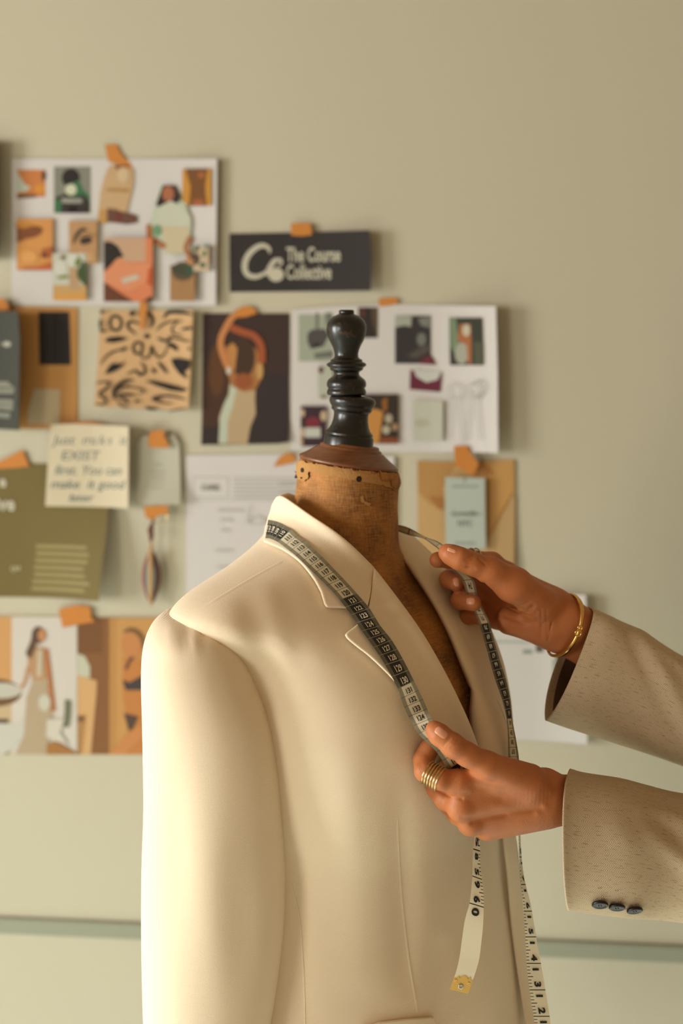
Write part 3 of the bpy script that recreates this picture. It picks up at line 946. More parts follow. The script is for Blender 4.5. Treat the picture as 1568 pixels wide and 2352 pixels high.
def crease(p, line, sig, amp, dmax=9.0):
    """crease on the side of the hand turned to the light and the viewer: a wrinkle follows the line over the skin"""
    px = CX + F * p[:, 0] / p[:, 1]; py = HY + (CZ - p[:, 2]) * F / p[:, 1]
    best = np.full(len(p), 1e9, dtype=np.float32)
    for (ax, ay), (bx, by) in zip(line[:-1], line[1:]):
        dx, dy = bx - ax, by - ay; t = np.clip(((px - ax) * dx + (py - ay) * dy) / (dx * dx + dy * dy), 0, 1)
        best = np.minimum(best, np.hypot(px - ax - t * dx, py - ay - t * dy))
    return np.where(p[:, 1] < dmax, amp * np.exp(-(best / sig) ** 2), 0).astype(np.float32)
def left_hand(p):
    def J(px, py, D): return tuple(P(px, py, D - .016))
    W1 = J(1322, 1826, 1.420); W2 = J(1318, 1850, 1.422)
    E1 = J(1600, 1930, 1.45); E2 = J(1600, 1955, 1.455)
    d = smin(rcone(p, W1, E1, .0192, .021), rcone(p, W2, E2, .0190, .021), .012)
    im = J(1058, 1800, 1.372); mm_ = J(1062, 1852, 1.374); rm = J(1082, 1890, 1.385); pm = J(1118, 1906, 1.40)
    cw = J(1250, 1814, 1.406); cw2 = J(1246, 1850, 1.410)
    palm = rcone(p, cw, im, .0165, .0110)
    palm = smin(palm, rcone(p, cw, mm_, .0175, .0115), .016)
    palm = smin(palm, rcone(p, cw2, rm, .0175, .0100), .016)
    palm = smin(palm, rcone(p, cw2, pm, .0165, .0090), .016)
    palm = smin(palm, rcone(p, J(1245, 1862, 1.415), J(1130, 1896, 1.415), .013, .0120), .014)
    palm = smin(palm, rcone(p, J(1230, 1830, 1.42), J(1100, 1850, 1.405), .018, .014), .016)
    d = smin(d, palm, .020)
    # knuckle heads
    for c_, r in ((J(1050, 1797, 1.368), .0098), (J(1052, 1858, 1.372), .0098), (J(1076, 1893, 1.383), .0085)):
        d = smin(d, rcone(p, c_, c_, r, r), .010)
    # thumb with web
    th = chain(p, [(J(1215, 1795, 1.385), 17), (J(1118, 1757, 1.362), 12.2), (J(1072, 1733, 1.356), 10.6), (J(1040, 1712, 1.352), 10.6), (J(1008, 1687, 1.354), 9.6), (J(996, 1675, 1.357), 7.8)], .005)
    d = smin(d, th, .012)
    d = smin(d, rcone(p, J(1130, 1782, 1.378), J(1095, 1778, 1.375), .011, .008), .010)
    idx = chain(p, [(im, 10.6), (J(1010, 1790, 1.366), 10.4), (J(976, 1771, 1.372), 9.8), (J(972, 1745, 1.382), 9.2), (J(984, 1722, 1.386), 8.8), (J(1000, 1700, 1.388), 7.8)], .004)
    mid_ = chain(p, [(mm_, 11), (J(1022, 1835, 1.388), 10.0), (J(1002, 1812, 1.400), 9.2), (J(1010, 1778, 1.408), 8.8), (J(1030, 1757, 1.408), 7.8)], .004)
    rng_ = chain(p, [(rm, 10.2), (J(1050, 1870, 1.402), 9.5), (J(1030, 1848, 1.416), 8.8), (J(1040, 1812, 1.422), 8.4), (J(1062, 1790, 1.42), 7.4)], .004)
    pnk = chain(p, [(pm, 9), (J(1090, 1893, 1.415), 8.4), (J(1068, 1872, 1.426), 7.8), (J(1075, 1842, 1.43), 7.2), (J(1092, 1824, 1.43), 6.4)], .004)
    d = smin(d, idx, .006); d = smin(d, mid_, .0045); d = smin(d, rng_, .0045); d = smin(d, pnk, .0045)
    # creases: thumb joint, web, knuckle folds, wrist tendon
    for ln in ([J(1030, 1706, 1.338), J(1046, 1692, 1.345)], [J(1022, 1700, 1.337), J(1036, 1686, 1.345)], [J(1038, 1712, 1.338), J(1056, 1698, 1.345)]):
        d = d + dent(p, ln, 0.0012, .0012)
    d = d + dent(p, [J(1052, 1822, 1.36), J(1085, 1830, 1.358), J(1150, 1838, 1.37)], .004, .0010)
    d = d + dent(p, [J(1062, 1878, 1.362), J(1100, 1880, 1.37), J(1160, 1872, 1.38)], .0035, .0008)
    d = d - dent(p, [J(1060, 1795, 1.36), J(1180, 1800, 1.372), J(1260, 1812, 1.384)], .0045, .0008)
    d = d - dent(p, [J(1235, 1860, 1.395), J(1248, 1858, 1.396)], .007, .0016)
    for ln in ([(1019, 1712), (1026, 1702), (1034, 1694)], [(1027, 1714), (1038, 1704), (1050, 1699)], [(1035, 1718), (1048, 1709), (1062, 1705)], [(1024, 1707), (1034, 1699)]):
        d = d + crease(p, ln, 2.0, .0006, 1.345)
    for ln in ([(962, 1752), (968, 1772)], [(966, 1750), (972, 1766)]):
        d = d + crease(p, ln, 1.8, .0003, 1.37)
    d = d + crease(p, [(1086, 1888), (1130, 1872), (1180, 1862), (1240, 1858)], 9, .0013, 1.42)
    d = d + crease(p, [(1000, 1812), (1030, 1828), (1060, 1834)], 4, .0010, 1.40)
    d = d - crease(p, [(1235, 1866), (1250, 1852)], 8, .0010, 1.42)
    for k_ in range(9):
        x_ = 1190 + k_ * 9
        d = d + crease(p, [(x_, 1780), (x_ - 4, 1850)], 1.6, .00016, 1.42)
    return d
def right_hand(p):
    W1 = J(1316, 1424, 1.492); W2 = J(1298, 1462, 1.50)
    E1 = J(1620, 1610, 1.53); E2 = J(1600, 1650, 1.53)
    d = smin(rcone(p, W1, E1, .0185, .018), rcone(p, W2, E2, .0190, .018), .012)
    im = J(1165, 1322, 1.525); mm_ = J(1140, 1352, 1.53); rm = J(1135, 1388, 1.53); pm = J(1140, 1418, 1.525)
    A1 = J(1262, 1396, 1.50); A2 = J(1245, 1432, 1.505)
    palm = rcone(p, A1, im, .020, .0135)
    palm = smin(palm, rcone(p, A1, mm_, .020, .012), .014)
    palm = smin(palm, rcone(p, A2, rm, .019, .012), .014)
    palm = smin(palm, rcone(p, A2, pm, .0185, .0125), .014)
    # hypothenar pad
    palm = smin(palm, rcone(p, J(1250, 1440, 1.490), J(1168, 1428, 1.494), .0160, .0135), .014)
    d = smin(d, palm, .020)
    # thenar and thumb
    th = chain(p, [(J(1240, 1388, 1.478), 19), (J(1180, 1345, 1.462), 18.5), (J(1128, 1312, 1.453), 13.5), (J(1085, 1295, 1.449), 11.0), (J(1055, 1283, 1.447), 10.8), (J(1033, 1273, 1.449), 9.2), (J(1024, 1268, 1.452), 7.4)], .006)
    d = smin(d, th, .011)
    idx = chain(p, [(im, 13), (J(1130, 1292, 1.515), 10.5), (J(1078, 1284, 1.508), 9.6), (J(1030, 1284, 1.494), 9.0), (J(1004, 1286, 1.482), 8.2)], .005)
    mid_ = chain(p, [(mm_, 12), (J(1090, 1330, 1.535), 9.8), (J(1040, 1324, 1.525), 9.4), (J(1030, 1331, 1.502), 9.2), (J(1047, 1341, 1.486), 8.0)], .005)
    rng_ = chain(p, [(rm, 12), (J(1095, 1366, 1.535), 9.6), (J(1058, 1370, 1.522), 9.2), (J(1056, 1379, 1.488), 8.8), (J(1086, 1385, 1.469), 8.4)], .005)
    pnk = chain(p, [(pm, 11), (J(1105, 1405, 1.530), 8.6), (J(1078, 1408, 1.518), 8.2), (J(1076, 1415, 1.500), 8.0), (J(1102, 1420, 1.490), 7.4)], .005)
    d = smin(d, idx, .006); d = smin(d, mid_, .0040); d = smin(d, rng_, .0040); d = smin(d, pnk, .0040)
    for ln, sg, am in (([(1112, 1341), (1124, 1364), (1148, 1382), (1183, 1394), (1212, 1402), (1224, 1392)], 4.5, .0020), ([(1165, 1396), (1189, 1406), (1220, 1406)], 2.4, .0009), ([(1172, 1388), (1195, 1392), (1216, 1382)], 2.2, .0007),
                       ([(1124, 1364), (1129, 1411), (1127, 1435)], 3, .0012), ([(1139, 1384), (1143, 1417)], 2.4, .0008), ([(1242, 1400), (1243, 1464)], 2.2, .0007), ([(1254, 1400), (1256, 1460)], 2.2, .0005), ([(1230, 1408), (1228, 1450)], 2.2, .0004),
                       ([(1068, 1287), (1078, 1280), (1088, 1274)], 2.2, .0007), ([(1074, 1292), (1086, 1284)], 2, .0005), ([(1160, 1415), (1200, 1432), (1230, 1428)], 5, .0008)):
        d = d + crease(p, ln, sg, am, 1.50)
    # palm creases
    d = d + dent(p, [J(1112, 1352, 1.463), J(1128, 1375, 1.468), J(1150, 1405, 1.470), J(1185, 1418, 1.468), J(1215, 1416, 1.465)], .0034, .0030)
    d = d + dent(p, [J(1130, 1382, 1.468), J(1136, 1410, 1.471), J(1142, 1440, 1.474)], .0018, .0014)
    for ln in ([J(1190, 1388, 1.448), J(1215, 1402, 1.452), J(1240, 1400, 1.456)], [J(1180, 1396, 1.450), J(1208, 1408, 1.455), J(1232, 1408, 1.458)],
               [J(1244, 1392, 1.46), J(1250, 1420, 1.468), J(1244, 1455, 1.472)], [J(1262, 1400, 1.468), J(1266, 1430, 1.472), J(1258, 1470, 1.476)],
               [J(1072, 1302, 1.438), J(1088, 1306, 1.438)], [J(1100, 1284, 1.440), J(1112, 1296, 1.440)]):
        d = d + dent(p, ln, .0014, .0011)
    return d
h_ = 0.0014
def Pm(px, py, D): return np.array(P(px, py, D))
vL, fL = surfnet(left_hand, (0.06, 1.30, 1.055), (0.40, 1.475, 1.20), h_)
vR, fR = surfnet(right_hand, (0.075, 1.415, 1.16), (0.42, 1.57, 1.35), h_)
print('HANDS', len(vL), len(vR))
hv = np.concatenate([vL, vR]).astype(float); hf = np.concatenate([fL, fR + len(vL)])
hands = mesh_obj('body', hv, hf, M['skin'], person)
bvh_hand = BVHTree.FromPolygons([tuple(q) for q in hv], [tuple(int(k) for k in q) for q in hf])

def nail(px, py, length, width, ang, k=10, lift=0.0003, depth=.0011):
    """curved nail plate resting on the fingertip; ang: direction of its tip in the picture (deg, 0 right, 90 up)"""
    ca, sa = math.cos(math.radians(ang)), math.sin(math.radians(ang))
    vs = []; fs = []
    nu, nvv = 9, 9
    for i in range(nu):
        for j in range(nvv):
            u = i / (nu - 1) * 2 - 1; v_ = j / (nvv - 1) * 2 - 1
            ew = math.sqrt(max(0, 1 - abs(u) ** 3.2)) if u < 0 else math.sqrt(max(0.0, 1 - abs(u) ** 5))
            x = u * length / 2; y = v_ * width / 2 * max(ew, .15)
            qx = px + x * ca - y * sa; qy = py - (x * sa + y * ca)
            h = ray(bvh_hand, qx, qy)
            if h[0] is None:
                q = P(qx, qy, last[0]); n = last[1]
            else:
                q, n = h[0], h[1]
                if n.y > 0: n = -n
                last = (q.y, n)
            edge = min(1, (1 - abs(v_)) * 3, (1 - abs(u)) * 4 + (0.3 if u > 0 else 0))
            vs.append(q + n * (-0.0003 + (lift + 0.0003) * edge))
    for i in range(nu - 1):
        for j in range(nvv - 1):
            a = i * nvv + j
            fs.append((a, a + 1, a + nvv + 1, a + nvv))
    return mesh_obj('fingernail', vs, fs, M['nail'], hands)
nail(1013, 1683, 36, 22, 142)
nail(1037, 1264, 24, 10, 160)
nail(1047, 1337, 24, 15, -75)
nail(1080, 1381, 22, 20, 0)

# sleeves of the person's blazer
def arm_sleeve(name, st, label, mat=None, folds=(), NSEG=72, sub=8, et=.7, eb=.8):
    """st: top px,py, bottom px,py, D, half depth, far-rim shift px; open cuff with a turned-in lining"""
    S = catmull(st, sub)
    rows = []; us = []; u = 0; prev = None
    def ring(s, sc=1.0):
        a = P(s[0], s[1], s[4]); b = P(s[2], s[3], s[4]); c = (a + b) / 2; hv_ = (a - b) / 2
        out = []
        for j in range(NSEG):
            t = 2 * math.pi * j / NSEG
            ct, st_ = math.cos(t), math.sin(t)
            e = et if ct > 0 else eb
            sd = math.copysign(abs(st_) ** e, st_)
            q = c + hv_ * (math.copysign(abs(ct) ** .9, ct) * sc) + Vector((s[6] / F * s[4] * (-min(0, sd) if s[6] < 0 else sd) * (1 if s[6] < 0 else -0.5), -s[5] * sc * sd, 0))
            out.append((q, c))
        return out, c
    vs = []; uv = []; fs = []; mi = []
    for i, s in enumerate(S):
        r, c = ring(s)
        if prev is not None: u += (c - prev).length
        prev = c
        per = 0; lastq = None
        for j, (q, cc) in enumerate(r):
            pxq = CX + F * q.x / q.y; pyq = HY + (CZ - q.z) * F / q.y
            dd = 0
            if q.y <= cc.y + 0.01:
                for (x0, y0, x1, y1, wd, am) in folds:
                    dx, dy = x1 - x0, y1 - y0; L = math.hypot(dx, dy)
                    sg = ((pxq - x0) * dx + (pyq - y0) * dy) / L / L; t = ((pxq - x0) * dy - (pyq - y0) * dx) / L
                    if -0.25 < sg < 1.25: dd += am * math.exp(-(t / wd) ** 2) * max(0, 1 - abs(sg * 2 - 1) ** 3 / 3.4)
            q2 = q + (q - cc).normalized() * dd
            if lastq is not None: per += (q - lastq).length
            lastq = q
            vs.append(q2); uv.append((u, per))
    n = len(S)
    for i in range(n - 1):
        for j in range(NSEG):
            if j == NSEG - 1: continue
            fs.append((i * NSEG + j, (i + 1) * NSEG + j, (i + 1) * NSEG + j + 1, i * NSEG + j + 1)); mi.append(0)
        fs.append((i * NSEG + NSEG - 1, (i + 1) * NSEG + NSEG - 1, (i + 1) * NSEG, i * NSEG)); mi.append(0)
    # lining: rings going back in
    base = len(vs)
    inn = [0, 1, 3, 6, 10, 16]
    for q_, i in enumerate(inn):
        r, c = ring(S[min(i, n - 1)], (0.975, 0.96, 0.93, 0.86, 0.78, 0.7)[q_])
        for j, (q, cc) in enumerate(r): vs.append(q); uv.append((i * .01, j * .004))
    for j in range(NSEG):
        fs.append((j, (j + 1) % NSEG, base + (j + 1) % NSEG, base + j)); mi.append(0)
    for k in range(len(inn) - 1):
        for j in range(NSEG):
            a = base + k * NSEG
            fs.append((a + j, a + (j + 1) % NSEG, a + NSEG + (j + 1) % NSEG, a + NSEG + j)); mi.append(0 if k < 2 else 1)
    fs.append([(n - 1) * NSEG + j for j in range(NSEG)]); mi.append(0)
    o = mesh_obj(name, vs, fs, [M['herring'], M['lining']], person, midx=mi, uvs=uv)
    tag(o, label)
    bv = BVHTree.FromPolygons([tuple(q) for q in vs], fs)
    return o, bv
up_sl, bvh_up = arm_sleeve('jacket_sleeve', [(1359, 1396, 1252, 1655, 1.495, .032, -13), (1400, 1414, 1300, 1672, 1.495, .038, -12), (1470, 1448, 1400, 1704, 1.505, .046, -14), (1568, 1508, 1545, 1752, 1.51, .052, -8),
                            (1700, 1575, 1690, 1810, 1.52, .055, 0), (1900, 1640, 1900, 1900, 1.54, .06, 0), (2150, 1660, 2150, 1960, 1.58, .07, 0)], 'shaded sleeve of the upper arm with the lining showing at its cuff',
                           folds=((1450, 1465, 1560, 1700, 16, -.004), (1480, 1480, 1600, 1700, 22, .005), (1400, 1560, 1560, 1560, 30, .003), (1400, 1640, 1580, 1690, 16, -.003), (1520, 1500, 1600, 1560, 12, .004)), et=.6, eb=1.5)
lo_sl, bvh_lo = arm_sleeve('jacket_sleeve', [(1303, 1776, 1312, 2078, 1.395, .055, 70), (1340, 1785, 1345, 2084, 1.40, .053, 66), (1430, 1798, 1432, 2095, 1.41, .055, 24), (1500, 1815, 1500, 2100, 1.425, .055, 0), (1568, 1832, 1568, 2107, 1.43, .057, 0),
                            (1700, 1850, 1700, 2125, 1.435, .06, 0), (1900, 1850, 1900, 2150, 1.44, .066, 0), (2150, 1830, 2150, 2170, 1.46, .075, 0)], 'sunlit sleeve of the lower arm with three cuff buttons',
                           folds=((1500, 1880, 1600, 1950, 20, -.0045), (1480, 1830, 1600, 1860, 16, -.004), (1500, 1920, 1600, 2010, 18, .004), (1400, 1900, 1500, 1960, 30, .002), (1440, 1830, 1480, 1960, 26, -.0015)))
# cuff buttons
def button(px, py, ang):
    h = ray(bvh_lo, px, py)
    c0, n = h[0], h[1]
    if n.y > 0: n = -n
    up = (n + Vector((-.12, 0, -.55))).normalized()
    prof = [(0, .0070), (.0006, .0076), (.0018, .0079), (.0026, .0076), (.0031, .0070), (.0031, .0062), (.0026, .0054), (.0024, .0020), (.0026, .0001)]
    o = lathe('cuff_button', prof, c0 + up * 0.001, up, M['button'], lo_sl, 32)
    e1 = up.orthogonal().normalized(); e2 = up.cross(e1)
    for a in range(4):
        an = a * math.pi / 2 + .5
        q = c0 + up * (0.001 + .0023) + (e1 * math.cos(an) + e2 * math.sin(an)) * .0016
        lathe('button_hole', [(0, .0006), (.0004, .0006)], q, up, M['dark'], o, 10)
    # thread of the buttonhole above
    a = P(px + 2, py - 22, 1.40); hh = ray(bvh_lo, px - 2, py - 30); h2 = ray(bvh_lo, px + 6, py - 8)
    for sx in (0, 5):
        A = ray(bvh_lo, px - 3 + sx, py - 34); B = ray(bvh_lo, px + 5 + sx, py - 6)
        if A[0] and B[0]:
            d = (B[0] - A[0]); L = d.length
            lathe('buttonhole', [(0, .0004), (L, .0004)], A[0] + A[1] * .0002, d, M['thread'], lo_sl, 6)
    return o
for q in ((1377, 2072), (1416, 2078), (1456, 2085)): button(q[0], q[1], 0)

# jewellery
def torus_path(name, pts, r, mat, parent, seg=10, closed=True, rz=None):
    vs = []; fs = []; n = len(pts)
    for i in range(n):
        a = Vector(pts[(i - 1) % n]) if closed or i > 0 else Vector(pts[0]); b = Vector(pts[(i + 1) % n]) if closed or i < n - 1 else Vector(pts[-1])
        t = (b - a).normalized(); c = Vector(pts[i])
        e1 = t.cross(Vector((0, 1, 0.01))).normalized(); e2 = t.cross(e1)
        rr = r(i / n) if callable(r) else r
        for j in range(seg):
            an = 2 * math.pi * j / seg
            vs.append(c + (e1 * math.cos(an) + e2 * math.sin(an)) * rr)
    for i in range(n if closed else n - 1):
        for j in range(seg):
            k = (i + 1) % n
            fs.append((i * seg + j, i * seg + (j + 1) % seg, k * seg + (j + 1) % seg, k * seg + j))
    if not closed:
        fs.append(list(range(seg))[::-1]); fs.append([(n - 1) * seg + j for j in range(seg)])
    return mesh_obj(name, vs, fs, mat, parent)
def around(c, ax, r, n=48, squash=1.0):
    ax = Vector(ax).normalized(); e1 = ax.cross(Vector((0, 1, 0))).normalized(); e2 = ax.cross(e1)
    return [Vector(c) + (e1 * math.cos(2 * math.pi * k / n) * squash + e2 * math.sin(2 * math.pi * k / n)) * r for k in range(n)]
# stack of five fine rings on the lower hand's index finger
ra = Vector(J(1012, 1791, 1.350)); rb = Vector(J(980, 1773, 1.356)); ax = (rb - ra).normalized()
rs = empty('stacked_ring', tuple((ra + rb) / 2), None, None)
rs.parent = person; rs.matrix_parent_inverse = Matrix.Translation(-Vector(person.location))
for k in range(6):
    t = 0.02 + k * 0.19
    torus_path('ring_band', around(ra.lerp(rb, t), ax, .01155 - .0006 * t), .00105, M['palegold'], rs)
# thin ring on the upper hand's index finger
ra2 = Vector(J(1082, 1283, 1.509)); rb2 = Vector(J(1070, 1283, 1.506))
torus_path('ring', around(ra2, (rb2 - ra2), .0108), .0008, M['silver'], person)
torus_path('ring', around(ra2 + (ra2 - rb2) * 0.9, (rb2 - ra2), .0108), .0008, M['silver'], person)
# hinged gold bangle at the upper wrist
bc = Vector(J(1291, 1434, 1.497))
bang = []
for k in range(72):
    a = 2 * math.pi * k / 72
    top = Vector(J(1314, 1366, 1.497)) - bc; 
    bot = Vector(J(1266, 1505, 1.497)) - bc
    ct, st_ = math.cos(a), math.sin(a)
    v1 = top if ct > 0 else -bot
    q = bc + v1 * ct + Vector((0.0125 * (st_ if st_ > 0 else st_ * .6), -0.0300 * st_, 0))
    bang.append(q)
torus_path('bangle', bang, lambda t: .0015 + .0014 * math.exp(-((t - .13) / .07) ** 2) + .0014 * math.exp(-((t - .37) / .07) ** 2), M['gold'], person, seg=14)
cl = bang[18]
torus_path('bangle_clasp', around(bang[19] + Vector((0, -.0012, 0)), (0, 1, 0.1), .0030, 24), .0010, M['gold'], person)
torus_path('bangle_clasp', around(bang[17] + Vector((0, -.0012, 0)), (0, 1, 0.1), .0022, 24), .0009, M['gold'], person)
# small wrist tattoo mark
def skin_mark(px, py, pts):
    vs = []; fs = []
    for i, (x, y) in enumerate(pts):
        h = ray(bvh_hand, px + x, py + y)
        if h[0] is None: return
        vs.append(h[0] + h[1] * .00015)
    return vs
# ------------------------------------------------------------------ measuring tape
tape = empty('measuring_tape', (0.1, 1.4, 0.55),
             'black and cream measuring tape draped round the blazer collar, held by both hands', 'measuring tape')
def text_mesh(s, size=1.0, offset=0.0):
    """flat triangulated text, centred on the origin; returns verts (x,y), faces"""
    cu = bpy.data.curves.new('t', 'FONT'); cu.body = s; cu.size = size; cu.align_x = 'CENTER'; cu.offset = offset
    cu.resolution_u = 3
    ob = bpy.data.objects.new('t', cu)
    me = bpy.data.meshes.new_from_object(ob)
    vs = [(v_.co.x, v_.co.y) for v_ in me.vertices]; fs = [tuple(p.vertices) for p in me.polygons]
    bpy.data.objects.remove(ob); bpy.data.curves.remove(cu); bpy.data.meshes.remove(me)
    if vs:
        ys = [q[1] for q in vs]; xs = [q[0] for q in vs]
        cy = 0.36 * size; cx = (min(xs) + max(xs)) / 2
        vs = [(x - cx, y - cy) for x, y in vs]
    return vs, fs

def body_depth(px, py):
    best = None
    for b in (bvh_collar, bvh_lapel, full_bvh, bvh_sleeve):
        h = ray(b, px, py)
        if h[0] is not None and (best is None or h[0].y < best): best = h[0].y
    return best
TV, TF, TM, TU = [], [], [], []
def strip(st, mat, ns, clear=None):
    """st rows: (s, Lx, Ly, LD, Rx, Ry, RD).  Returns surf(s, w) -> point, normal"""
    S = np.array([list(q) for q in catmull(st, ns)])
    if clear is not None:
        for q in S:
            if clear[0] <= q[0] <= clear[1]:
                a = body_depth(q[1], q[2]); b = body_depth(q[4], q[5]); m = body_depth((q[1] + q[4]) / 2, (q[2] + q[5]) / 2)
                if a is None: a = b
                if b is None: b = a
                if m is not None and a is not None:
                    q[3] = a; q[6] = b
                    over = (a + b) / 2 - m
                    if over > 0: q[3] -= over; q[6] -= over
        idx = [i for i, q in enumerate(S) if clear[0] <= q[0] <= clear[1]]
        for _ in range(5):
            T = S.copy()
            for i in idx:
                if 0 < i < len(S) - 1: T[i, 3] = (S[i - 1, 3] + 2 * S[i, 3] + S[i + 1, 3]) / 4; T[i, 6] = (S[i - 1, 6] + 2 * S[i, 6] + S[i + 1, 6]) / 4
            S = T
        for i in idx: S[i, 3] -= .0035; S[i, 6] -= .0035
    Lp = [P(q[1], q[2], q[3]) for q in S]; Rp = [P(q[4], q[5], q[6]) for q in S]
    order = np.argsort(S[:, 0]) ; ss = S[:, 0][order]
    def at(s, w_, lift=0.0):
        i = int(np.searchsorted(ss, s)) ; i = min(max(i, 1), len(ss) - 1)
        i0, i1 = order[i - 1], order[i]
        t = (s - ss[i - 1]) / (ss[i] - ss[i - 1] + 1e-12)
        a = Lp[i0].lerp(Lp[i1], t); b = Rp[i0].lerp(Rp[i1], t)
        q = a.lerp(b, (w_ + 1) / 2)
        n = (b - a).cross(Lp[i1] - Lp[i0]).normalized()
        if n.dot(Vector((0, 0, CZ)) - q) < 0: n = -n
        return q + n * lift
    base = len(TV); m = 5
    for i, q in enumerate(S):
        for k in range(m):
            wv = -1 + 2 * k / (m - 1)
            TV.append(at(q[0], wv, 0.0)); TU.append((q[0], wv))
    nS = len(S)
    for i in range(nS - 1):
        for k in range(m - 1):
            a = base + i * m + k
            TF.append((a, a + 1, a + m + 1, a + m)); TM.append(mat)
    return at
def put_text(at, s, txt, size_s, size_w, mat, rot, wc=0.0, offset=0.0, lift=0.0007, ds=0.0):
    """rot: +1 text reads towards +w with its top towards -s ; 0 text top towards... (see callers)"""
    vs, fs = text_mesh(txt, 1.0, offset)
    base = len(TV)
    for x, y in vs:
        if rot == 1: a, b = s + ds - y * size_s, wc + x * size_w
        elif rot == 2: a, b = s + ds + x * size_s, wc + y * size_w
        elif rot == 3: a, b = s + ds - x * size_s, wc - y * size_w
        TV.append(at(a, b, lift)); TU.append((0, 0))
    for f_ in fs: TF.append(tuple(k + base for k in f_)); TM.append(mat)

D1 = 1.5
near = [(104.2, 607, 1236, 1.555, 610.5, 1194, 1.56), (105, 609, 1236, 1.545, 615, 1194, 1.55), (106, 612, 1236, 1.54, 621, 1195.5, 1.545), (107, 616.5, 1236, 1.55, 629, 1197, 1.555), (108, 621, 1237.5, 1.54, 640, 1201, 1.545),
        (109, 628, 1240, 1.53, 653, 1208, 1.535), (110, 638, 1245, 1.52, 668, 1216, 1.525), (111, 652, 1255, 1.51, 683, 1230, 1.52), (112, 666, 1266, 1.50, 699, 1241, 1.51), (113, 680, 1277, 1.49, 713, 1254, 1.50),
        (115, 707, 1303, 1.48, 741, 1280, 1.49), (117, 735, 1330, 1.46, 771, 1311, 1.47), (119, 765, 1360, 1.44, 803, 1345, 1.45), (120, 780, 1377.6, 1.43, 819, 1363, 1.44), (122, 806, 1412, 1.43, 848, 1397, 1.44),
        (124, 831, 1449, 1.42, 873, 1437, 1.43), (126, 858, 1487, 1.41, 899, 1470, 1.42), (128, 884, 1527, 1.40, 925, 1514, 1.40), (130, 913.5, 1582, 1.39, 950.5, 1564, 1.395), (132, 928, 1625, 1.38, 971, 1606, 1.385),
        (134, 949, 1667, 1.356, 990, 1650, 1.358), (135, 960, 1685, 1.354, 1000, 1668, 1.356), (136, 974, 1700, 1.353, 1012, 1680, 1.355), (138, 1002, 1727, 1.352, 1040, 1708, 1.356), (140, 1028, 1768, 1.357, 1072, 1740, 1.366),
        (142, 1050, 1800, 1.395, 1092, 1775, 1.405), (144, 1062, 1850, 1.41, 1105, 1840, 1.415), (146, 1080, 1900, 1.405, 1104, 1900, 1.405)]
at_near = strip(near, 0, 10, clear=(104.9, 133.5))
for n_ in range(105, 142):
    if n_ in (136, 137): pass
    dark = (n_ - 1) // 10 % 2 == 0
    put_text(at_near, n_ - 0.44, str(n_), 0.74, 0.56, 3 if dark else 2, 1, 0.05, 0.024)
# hanging end: inch side up, 60 at the tip end
IN = 2.54
hang = [(57.2, 1104, 1900, 1.392, 1090, 1900, 1.388), (57.7, 1101, 1925, 1.386, 1089, 1925, 1.384), (58, 1102, 1955, 1.384, 1086.5, 1950, 1.380), (58.5, 1102.5, 1985, 1.382, 1085, 1982, 1.378), (59, 1106.5, 2020, 1.380, 1084.5, 2012, 1.376),
        (59.5, 1110, 2052, 1.378, 1081.5, 2045, 1.374), (60, 1110.5, 2084, 1.376, 1078, 2074, 1.372), (60.6, 1109, 2125, 1.375, 1067, 2115, 1.371), (61.2, 1105, 2165, 1.375, 1061, 2155, 1.371), (61.8, 1100, 2203, 1.375, 1055, 2198, 1.371),
        (62.3, 1091, 2235, 1.374, 1047, 2232, 1.370), (62.65, 1081, 2262, 1.374, 1040, 2252, 1.370)]
hang = [(q[0],) + q[4:7] + q[1:4] for q in hang]     # left edge first
at_hang = strip(hang, 1, 8)
for N in (57, 58, 59, 60):
    t_, o_ = str(N)
    if N > 57: put_text(at_hang, N, t_, 0.50, 1.2, 2, 2, -0.05, 0.045, ds=-0.21)
    put_text(at_hang, N, o_, 0.50, 1.2, 2, 2, -0.05, 0.045, ds=0.23)
# far strand: from behind the neck to the upper hand, down the front edge to the free end
def sy(y): return 70 - (y - 1432) / 21.9
far = [(79.9, 893, 1207, 1.618, 894, 1193, 1.620), (79.6, 906, 1217, 1.575, 906, 1203, 1.577), (79.2, 926, 1225, 1.555, 930, 1209, 1.557), (78.8, 946, 1231, 1.537, 950, 1218, 1.539), (78.1, 972, 1237, 1.52, 976, 1233, 1.525),
       (77.3, 994, 1252, 1.49, 1004, 1243, 1.50), (76.4, 1008, 1264, 1.470, 1022, 1257, 1.475), (75.6, 1022, 1288, 1.464, 1036, 1280, 1.470), (74.9, 1044, 1311, 1.464, 1061, 1310, 1.472), (74.0, 1061, 1333, 1.465, 1087, 1331, 1.473),
       (73.0, 1071, 1362, 1.474, 1095, 1362, 1.478), (72, 1084, 1390, 1.482, 1104, 1388, 1.484), (71, 1092, 1412, 1.480, 1115, 1411, 1.481), (70, 1101, 1434, 1.474, 1124, 1430, 1.475), (68, 1113, 1477, 1.462, 1135, 1473, 1.464),
       (66, 1125, 1520, 1.458, 1147, 1514, 1.460), (64, 1137, 1562, 1.454, 1160, 1556, 1.456), (62, 1153, 1608, 1.450, 1171, 1603, 1.453), (60, 1163, 1651, 1.447, 1176, 1650, 1.452), (58, 1166, 1695, 1.445, 1184, 1694, 1.450),
       (56, 1167, 1738, 1.443, 1191, 1738, 1.448), (54, 1174, 1780, 1.442, 1192, 1780, 1.450), (51, 1185, 1840, 1.442, 1193, 1842, 1.452), (48, 1190, 1905, 1.442, 1194.5, 1907, 1.454)]
at_far = strip(far, 0, 10)
